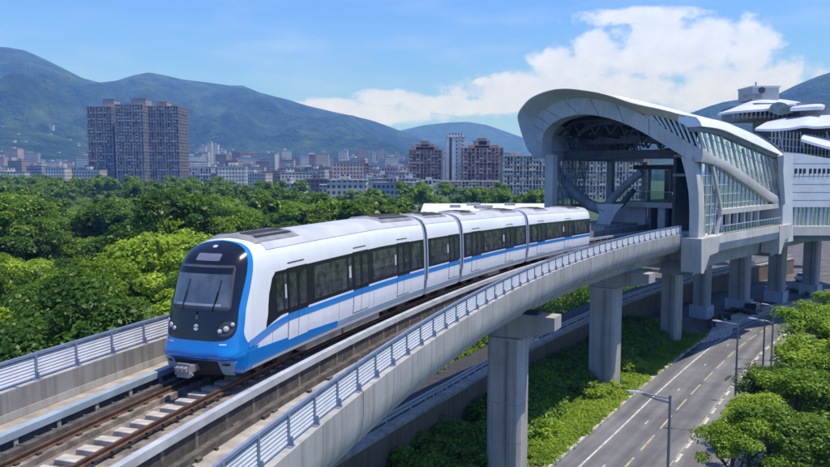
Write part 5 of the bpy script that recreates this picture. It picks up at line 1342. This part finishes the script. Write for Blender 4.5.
# the rest of the city: every block a thing
rg = random.Random(5); cols = list(CM.keys())
nm = {'white': 'white', 'cream': 'cream', 'grey': 'grey', 'pink': 'pinkish', 'tan': 'tan brick', 'brown': 'brown brick'}
def city(n, xr, Yr, yr, wr, wts, desc, grp, cat='apartment block', name='city_block'):
    for i in range(n):
        px = rg.uniform(*xr); Y = rg.uniform(*Yr); w = rg.uniform(*wr); c = rg.choices(cols, wts)[0]; top = max(7, zat(rg.uniform(*yr), Y)); x = xat(px, Y)
        if any(abs(x-a) < (w+b_)/2+1 and abs(Y-d) < 34 for a, b_, d in PL): continue
        PL.append((x, w, Y)); tall = 'tall ' if top > 40 else ('low ' if top < 16 else '')
        block(name, f'{tall}{nm[c]} {cat} {desc}', cat, x-w/2, x+w/2, Y, rg.uniform(12, 18), top, CM[c], rg.uniform(-.25, .25), f'{grp}, {tall}{nm[c]}', seed=i)
PL = []
city(30, (228, 425), (360, 520), (178, 187), (10, 24), (4, 4, 3, 4, 5, 3), 'at the edge of the wood before the long white block', 'low blocks at the edge of the wood', 'house', 'town_house')
city(46, (222, 425), (540, 900), (166, 177), (14, 36), (3, 4, 3, 5, 5, 4), 'right of the big unfinished towers', 'blocks in the middle of the city')
city(22, (-40, 92), (600, 900), (166, 174), (14, 36), (6, 4, 3, 3, 1, 0), 'left of the big unfinished towers', 'blocks left of the unfinished towers')
city(16, (430, 560), (600, 900), (158, 170), (14, 30), (4, 4, 3, 2, 3, 3), 'behind the brown unfinished towers', 'blocks behind the brown towers')
city(34, (-60, 90), (920, 1500), (152, 172), (16, 40), (6, 3, 3, 3, 1, 0), 'left of the big unfinished towers', 'blocks left of the unfinished towers')
city(60, (186, 330), (900, 1500), (152, 173), (16, 40), (5, 3, 3, 4, 4, 2), 'right of the big unfinished towers', 'blocks in the middle of the city')
city(42, (325, 410), (900, 1600), (156, 173), (16, 36), (5, 3, 3, 3, 2, 1), 'behind the long low white block', 'blocks behind the long white block')
city(30, (400, 560), (900, 1700), (150, 166), (16, 34), (5, 2, 4, 2, 1, 1), 'behind the brown unfinished towers', 'blocks behind the brown towers')
for i, (x0, x1, yt) in enumerate(((195, 200, 151), (201, 207, 146), (208, 213, 143), (214, 219, 145), (220, 226, 150), (228, 231, 153), (238, 242, 156))):
    xa, xb, zt = ptop(x0, x1, yt, 1560+i*9); block('white_tower', 'slim white tower in the distant cluster at the foot of the mountain', 'tower block', xa, xb, 1560+i*9, 14, zt, CM['white'], 0, 'distant cluster of slim white towers', seed=i)
for i, (x0, x1, yt) in enumerate(((366, 370, 157), (372, 376, 153), (378, 384, 150), (386, 390, 155), (395, 399, 153), (401, 405, 157))):
    xa, xb, zt = ptop(x0, x1, yt, 1500+i*9); block('white_tower', 'slim pale tower in the distance left of the brown towers', 'tower block', xa, xb, 1500+i*9, 14, zt, CM['white' if i % 2 else 'pink'], 0, 'distant pale towers left of the brown ones', seed=i)
xa, xb, zt = ptop(7, 20, 149, 1150); block('city_block', 'pinkish broad tower rising over the left edge of the city', 'tower block', xa, xb, 1150, 18, zt, CM['pink'], seed=9)
city(60, (186, 420), (1000, 1650), (150, 169), (12, 26), (6, 4, 3, 4, 3, 1), 'far behind the long white block, toward the slope', 'far blocks toward the slope')
city(40, (-30, 92), (950, 1500), (154, 170), (12, 28), (6, 4, 3, 4, 2, 0), 'far off at the left, toward the slope', 'far blocks at the left toward the slope')
city(34, (290, 430), (560, 860), (161, 172), (12, 26), (6, 4, 3, 2, 2, 1), 'behind the wood left of the brown towers', 'mid rises left of the brown towers')
# pale shed roofs in the wood and the low depot behind the train
def shed(x0, x1, y, z, depth, label, m):
    Y = (CAMZ-z)*720/(y-YH); xa, xb = xat(x0, Y), xat(x1, Y); t = thing('shed', label, 'shed', ((xa+xb)/2, Y+depth/2, 0))
    w = xb-xa; MB().box((0, 0, (z-.8)/2), (w-.6, depth-.6, z-.8)).build('walls', CM['cream'], t)
    MB().loft([[(-w/2, yy, z-.8), (-w/2, yy, z-.5), (0, yy, z), (w/2, yy, z-.5), (w/2, yy, z-.8)] for yy in (-depth/2, depth/2)]).build('roof', m, t)
shr = mat('pale sheet roof', (.52, .51, .48), .7, scale=.25, var=.2); shw = mat('white sheet roof', (.66, .66, .67), .6, scale=.2, var=.18)
shed(322, 346, 206, 6.2, 22, 'pale low shed in the wood, left of a pair', shr); shed(350, 392, 207, 6.4, 26, 'longer pale shed in the wood, right of a pair', shr); shed(306, 322, 211, 5.6, 14, 'small pale shed roof among the trees nearest the train', shr)
dp = thing('depot', 'long low depot with a wide pale flat roof behind the train', 'depot', (20, 150, 0)); 
def dpart(mb, n_, m, p=None): o = mb.build(n_, m, None); o.data.transform(Matrix.Translation((-20, -150, 0))); o.parent = p or dp; return o
Yd = 128; A = [(xat(416, Yd), Yd), (xat(560, Yd), Yd+6), (xat(560, Yd)+14, 205), (xat(424, 200), 205)]
MB_ = MB().loft([[(x, y, z) for x, y in A] for z in (0, 9.2)]); dpart(MB_, 'walls', CM['grey'])
dr = dpart(MB().loft([[(x*1.0, y, z) for x, y in A] for z in (9.2, 9.5)]), 'roof', shw)
for k in range(9):
    x, y = lerp(4, 26, rg.random()), lerp(136, 196, rg.random()); dpart(MB().box((x+ (y-130)*.06, y, 9.8), (rg.uniform(2, 5), rg.uniform(2, 4), .7)), 'roof_unit', roofc, dr)
# ------------------------------------------------------------------ mountains
HILL = []
def mountain(name, ridge, R0, R1, Rb, rough, seed, x0, x1, step=3, nr=100, label=None, m='hill', base=0):
    xs = np.arange(x0, x1, step); rr = np.concatenate([np.linspace(R0, R1, nr), np.linspace(R1, Rb, 12)[1:]])
    X, Rr = np.meshgrid(xs, rr, indexing='ij'); tan = (X-CX)/F; Yy = Rr/np.sqrt(1+tan**2)*1.0; Xw = tan*Yy
    ry = np.interp(xs, [p[0] for p in ridge], [p[1] for p in ridge]); Yr = R1/np.sqrt(1+((xs-CX)/F)**2)
    hz_ = 19+(YH-ry)/F*Yr; H = hz_[:, None]
    u = np.clip((Rr-R0)/(R1-R0), 0, 1); prof = u**1.35*(.55+.45*u)
    back = np.where(Rr > R1, 1-(Rr-R1)/(Rb-R1)*.6, 1)
    spur = 1-np.abs(2*fbm(Xw/900+seed*3, Yy/1500+3, seed, 5)-1)**.8       # ridged noise makes spurs and gullies
    n2 = fbm(Xw/260+7, Yy/260+seed, seed+1, 5)
    env = np.sin(np.clip(u, 0, 1)*PI)**.8
    Z = H*prof*back+env*H*rough*((spur-.55)*.9+(n2-.5)*.6+(fbm(Xw/95+2, Yy/110+seed, seed+2, 4)-.5)*.22)
    Z += (u > .9)*0
    Z = np.maximum(Z, -3)
    V = np.stack([Xw, Yy, Z], -1).reshape(-1, 3); a, b_ = X.shape; idx = np.arange(a*b_).reshape(a, b_)
    Q = np.stack([idx[:-1, :-1], idx[1:, :-1], idx[1:, 1:], idx[:-1, 1:]], -1).reshape(-1, 4)
    HILL.append(V); me = npmesh(name, V, Q, M[m]); me.polygons.foreach_set('use_smooth', [True]*len(me.polygons)); o = link(name, me)
    return tag(o, label, kind='structure')
RG1 = [(-700, 95), (-400, 70), (-200, 62), (-60, 54), (0, 49.5), (14, 50), (32, 53), (50, 61), (68, 70), (88, 80), (104, 84), (120, 82.5), (138, 77), (152, 74.5), (168, 77), (185, 81), (210, 84), (232, 87), (245, 87), (262, 94), (285, 100), (310, 107), (338, 113.5), (355, 117), (372, 121), (392, 128), (410, 135), (440, 146), (480, 157), (520, 165), (560, 169), (640, 171)]
mountain('mountain_range', RG1, 1650, 4300, 5200, .62, 3, -700, 600)
RG2 = [(330, 150), (370, 139), (400, 131), (425, 125.5), (450, 123), (468, 122.5), (486, 125.5), (505, 132), (525, 139), (545, 146), (580, 154), (640, 160)]
mountain('distant_ridge', RG2, 4400, 6200, 6600, .35, 8, 320, 700)
RG3 = [(560, 168), (600, 150), (640, 132), (690, 113), (705, 107.5), (720, 103), (733, 101), (745, 101), (757, 101.5), (770, 97), (790, 87), (812, 78), (830, 72.5), (860, 64), (920, 52), (1000, 48), (1300, 70)]
mountain('wooded_hill', RG3, 1300, 3000, 3800, .45, 5, 560, 1300)
RG4 = [(-600, 120), (-200, 126), (-60, 128), (0, 127), (20, 128.5), (50, 134), (80, 141), (110, 148), (150, 158), (190, 166), (230, 171)]
mountain('foothill', RG4, 1450, 2300, 2900, .4, 12, -600, 240)
# hillside houses
for i in range(90):
    px = rg.choice([rg.uniform(-20, 92), rg.uniform(-20, 92), rg.uniform(188, 262), rg.uniform(260, 330)]); 
    Y = rg.uniform(1560, 2250) if px < 95 else rg.uniform(1750, 2400); x = xat(px, Y); w = rg.uniform(6, 15); c = rg.choice(['white', 'white', 'cream', 'pink'])
    z = max(float(h[np.argmin((h[:, 0]-x)**2+(h[:, 1]-Y)**2), 2]) for h in (HILL[0], HILL[3])) if px < 235 else float(HILL[0][np.argmin((HILL[0][:, 0]-x)**2+(HILL[0][:, 1]-Y)**2), 2])
    t = thing('hillside_house', f"small {nm[c]} house on the slope {'left of the big unfinished towers' if px < 95 else 'above the distant white towers'}", 'house', (x, Y, z-12), rg.uniform(-.5, .5), f"{nm[c]} houses on the slope {'left of the towers' if px < 95 else 'above the white towers'}")
    MB().box((0, 0, 5.5), (w, 10, 19)).build('walls', CM[c], t); MB().box((0, 0, 15.3), (w+.6, 10.6, .6)).build('roof', roofc, t)

# ------------------------------------------------------------------ light, sky, air
SUN_EL, SUN_AZ = 69*DEG, 102*DEG          # azimuth from +Y towards +X
sd = Vector((math.sin(SUN_AZ)*math.cos(SUN_EL), math.cos(SUN_AZ)*math.cos(SUN_EL), math.sin(SUN_EL)))
sl_ = bpy.data.lights.new('sun', 'SUN'); sl_.energy = 4.2; sl_.angle = .5*DEG; sl_.color = (1, .94, .83)
so = bpy.data.objects.new('sun', sl_); COL.objects.link(so); so.location = (0, 0, 200)
so.rotation_euler = (-sd).to_track_quat('-Z', 'Y').to_euler()
w = bpy.data.worlds.new('World'); sc.world = w; w.use_nodes = True; nt = w.node_tree; L = nt.links.new
bg = nt.nodes['Background']
sky = N(nt, 'ShaderNodeTexSky'); sky.sky_type = 'NISHITA'; sky.sun_disc = False; sky.sun_elevation = SUN_EL; sky.sun_rotation = SUN_AZ
sky.air_density = 1.0; sky.dust_density = .6; sky.ozone_density = 1.6
tc = N(nt, 'ShaderNodeTexCoord')
sp = N(nt, 'ShaderNodeSeparateXYZ'); L(tc.outputs['Generated'], sp.inputs[0])
def math_(op, a, b=None, clamp=False):
    n = N(nt, 'ShaderNodeMath', operation=op); n.use_clamp = clamp
    for i, v in ((0, a), (1, b)):
        if v is None: continue
        if isinstance(v, (int, float)): n.inputs[i].default_value = v
        else: L(v, n.inputs[i])
    return n.outputs[0]
az = math_('ARCTAN2', sp.outputs[0], sp.outputs[1]); el = math_('ARCSINE', sp.outputs[2])
# cumulus bank: puffs of noise above a base, between two bearings of the sky
def blob(a0, e0, ra, re):
    da = math_('DIVIDE', math_('SUBTRACT', az, a0), ra); de = math_('DIVIDE', math_('SUBTRACT', el, e0), re)
    d = math_('SQRT', math_('ADD', math_('MULTIPLY', da, da), math_('MULTIPLY', de, de)))
    return math_('SUBTRACT', 1.0, d)
def pxaz(x, y): r = ray(x, y).normalized(); return math.atan2(r.x, r.y), math.asin(r.z)
blobs = None
for (x, y, rx, ry) in ((655, 58, 66, 28), (700, 46, 58, 30), (748, 50, 32, 34), (655, 34, 44, 24), (560, 66, 36, 22), (592, 58, 30, 30), (525, 84, 44, 16), (600, 92, 110, 26), (735, 90, 80, 34), (385, 98, 40, 11), (440, 104, 60, 12), (482, 82, 12, 5), (335, 105, 36, 9), (640, 16, 70, 10), (470, 106, 120, 12), (330, 114, 150, 14), (560, 96, 140, 24)):
    a0, e0 = pxaz(x, y); f = blob(a0, e0, rx/720, ry/720)
    blobs = f if blobs is None else math_('MAXIMUM', blobs, f)
cv = N(nt, 'ShaderNodeCombineXYZ'); L(az, cv.inputs[0]); L(el, cv.inputs[1])
mp = N(nt, 'ShaderNodeMapping'); mp.inputs['Scale'].default_value = (1, 1.25, 1); L(cv.outputs[0], mp.inputs[0])
n1 = N(nt, 'ShaderNodeTexNoise'); n1.inputs['Scale'].default_value = 30; n1.inputs['Detail'].default_value = 9; n1.inputs['Roughness'].default_value = .64; L(mp.outputs[0], n1.inputs['Vector'])
dens = math_('ADD', math_('MULTIPLY', blobs, .9), math_('MULTIPLY', math_('SUBTRACT', n1.outputs['Fac'], .5), 1.5))
cr = N(nt, 'ShaderNodeMapRange'); cr.interpolation_type = 'SMOOTHSTEP'; L(dens, cr.inputs[0]); cr.inputs[1].default_value = -.02; cr.inputs[2].default_value = .46; cr.inputs[3].default_value = 0; cr.inputs[4].default_value = .88
# thin streaks
mp2 = N(nt, 'ShaderNodeMapping'); mp2.inputs['Scale'].default_value = (2.2, 9, 1); mp2.inputs['Rotation'].default_value = (0, 0, .16); L(cv.outputs[0], mp2.inputs[0])
n2 = N(nt, 'ShaderNodeTexNoise'); n2.inputs['Scale'].default_value = 2.6; n2.inputs['Detail'].default_value = 7; L(mp2.outputs[0], n2.inputs['Vector'])
st = N(nt, 'ShaderNodeMapRange'); st.interpolation_type = 'SMOOTHSTEP'; L(n2.outputs['Fac'], st.inputs[0]); st.inputs[1].default_value = .42; st.inputs[2].default_value = .8; st.inputs[4].default_value = .24
cov = math_('MAXIMUM', cr.outputs[0], st.outputs[0])
# body shading of the cloud: thicker parts a little greyer
n3 = N(nt, 'ShaderNodeTexNoise'); n3.inputs['Scale'].default_value = 40; n3.inputs['Detail'].default_value = 6
mp3 = N(nt, 'ShaderNodeMapping'); mp3.inputs['Location'].default_value = (.012, -.02, 0); L(mp.outputs[0], mp3.inputs[0]); L(mp3.outputs[0], n3.inputs['Vector'])
cc = N(nt, 'ShaderNodeMix'); cc.data_type = 'RGBA'; L(n3.outputs['Fac'], cc.inputs['Factor']); cc.inputs[6].default_value = (4.4, 5.1, 8.2, 1); cc.inputs[7].default_value = (6.3, 7.2, 10.8, 1)
mx = N(nt, 'ShaderNodeMix'); mx.data_type = 'RGBA'; L(cov, mx.inputs['Factor']); tn = N(nt, 'ShaderNodeMix'); tn.data_type = 'RGBA'; tn.blend_type = 'MULTIPLY'; tn.inputs['Factor'].default_value = 1; L(sky.outputs[0], tn.inputs[6]); tn.inputs[7].default_value = (.45, .75, 1.50, 1); L(tn.outputs[2], mx.inputs[6]); L(cc.outputs[2], mx.inputs[7])
L(mx.outputs[2], bg.inputs[0]); bg.inputs[1].default_value = .135
# haze
HZD = 0.00025
mb = MB().box((600, 3000, 409), (11000, 7600, 820))
hz = newmat('haze air')
hm, hnt, hb = hz; hnt.nodes.remove(hb); pv = N(hnt, 'ShaderNodeVolumePrincipled'); pv.inputs['Color'].default_value = (.16, .36, 1.0, 1); pv.inputs['Absorption Color'].default_value = (1, 1, 1, 1); pv.inputs['Density'].default_value = HZD; pv.inputs['Anisotropy'].default_value = .0
hnt.links.new(pv.outputs[0], hnt.nodes['Material Output'].inputs['Volume'])
ho = mb.build('haze', hm); tag(ho, 'pale blue haze in the air over the valley', 'haze', kind='stuff')
sc.view_settings.view_transform = 'Standard'; sc.view_settings.look = 'None'; sc.view_settings.exposure = .33; sc.view_settings.gamma = 1
sc.view_settings.use_curve_mapping = False
sc.cycles.use_denoising = True; sc.cycles.max_bounces = 8; sc.cycles.transparent_max_bounces = 24; sc.cycles.volume_bounces = 0
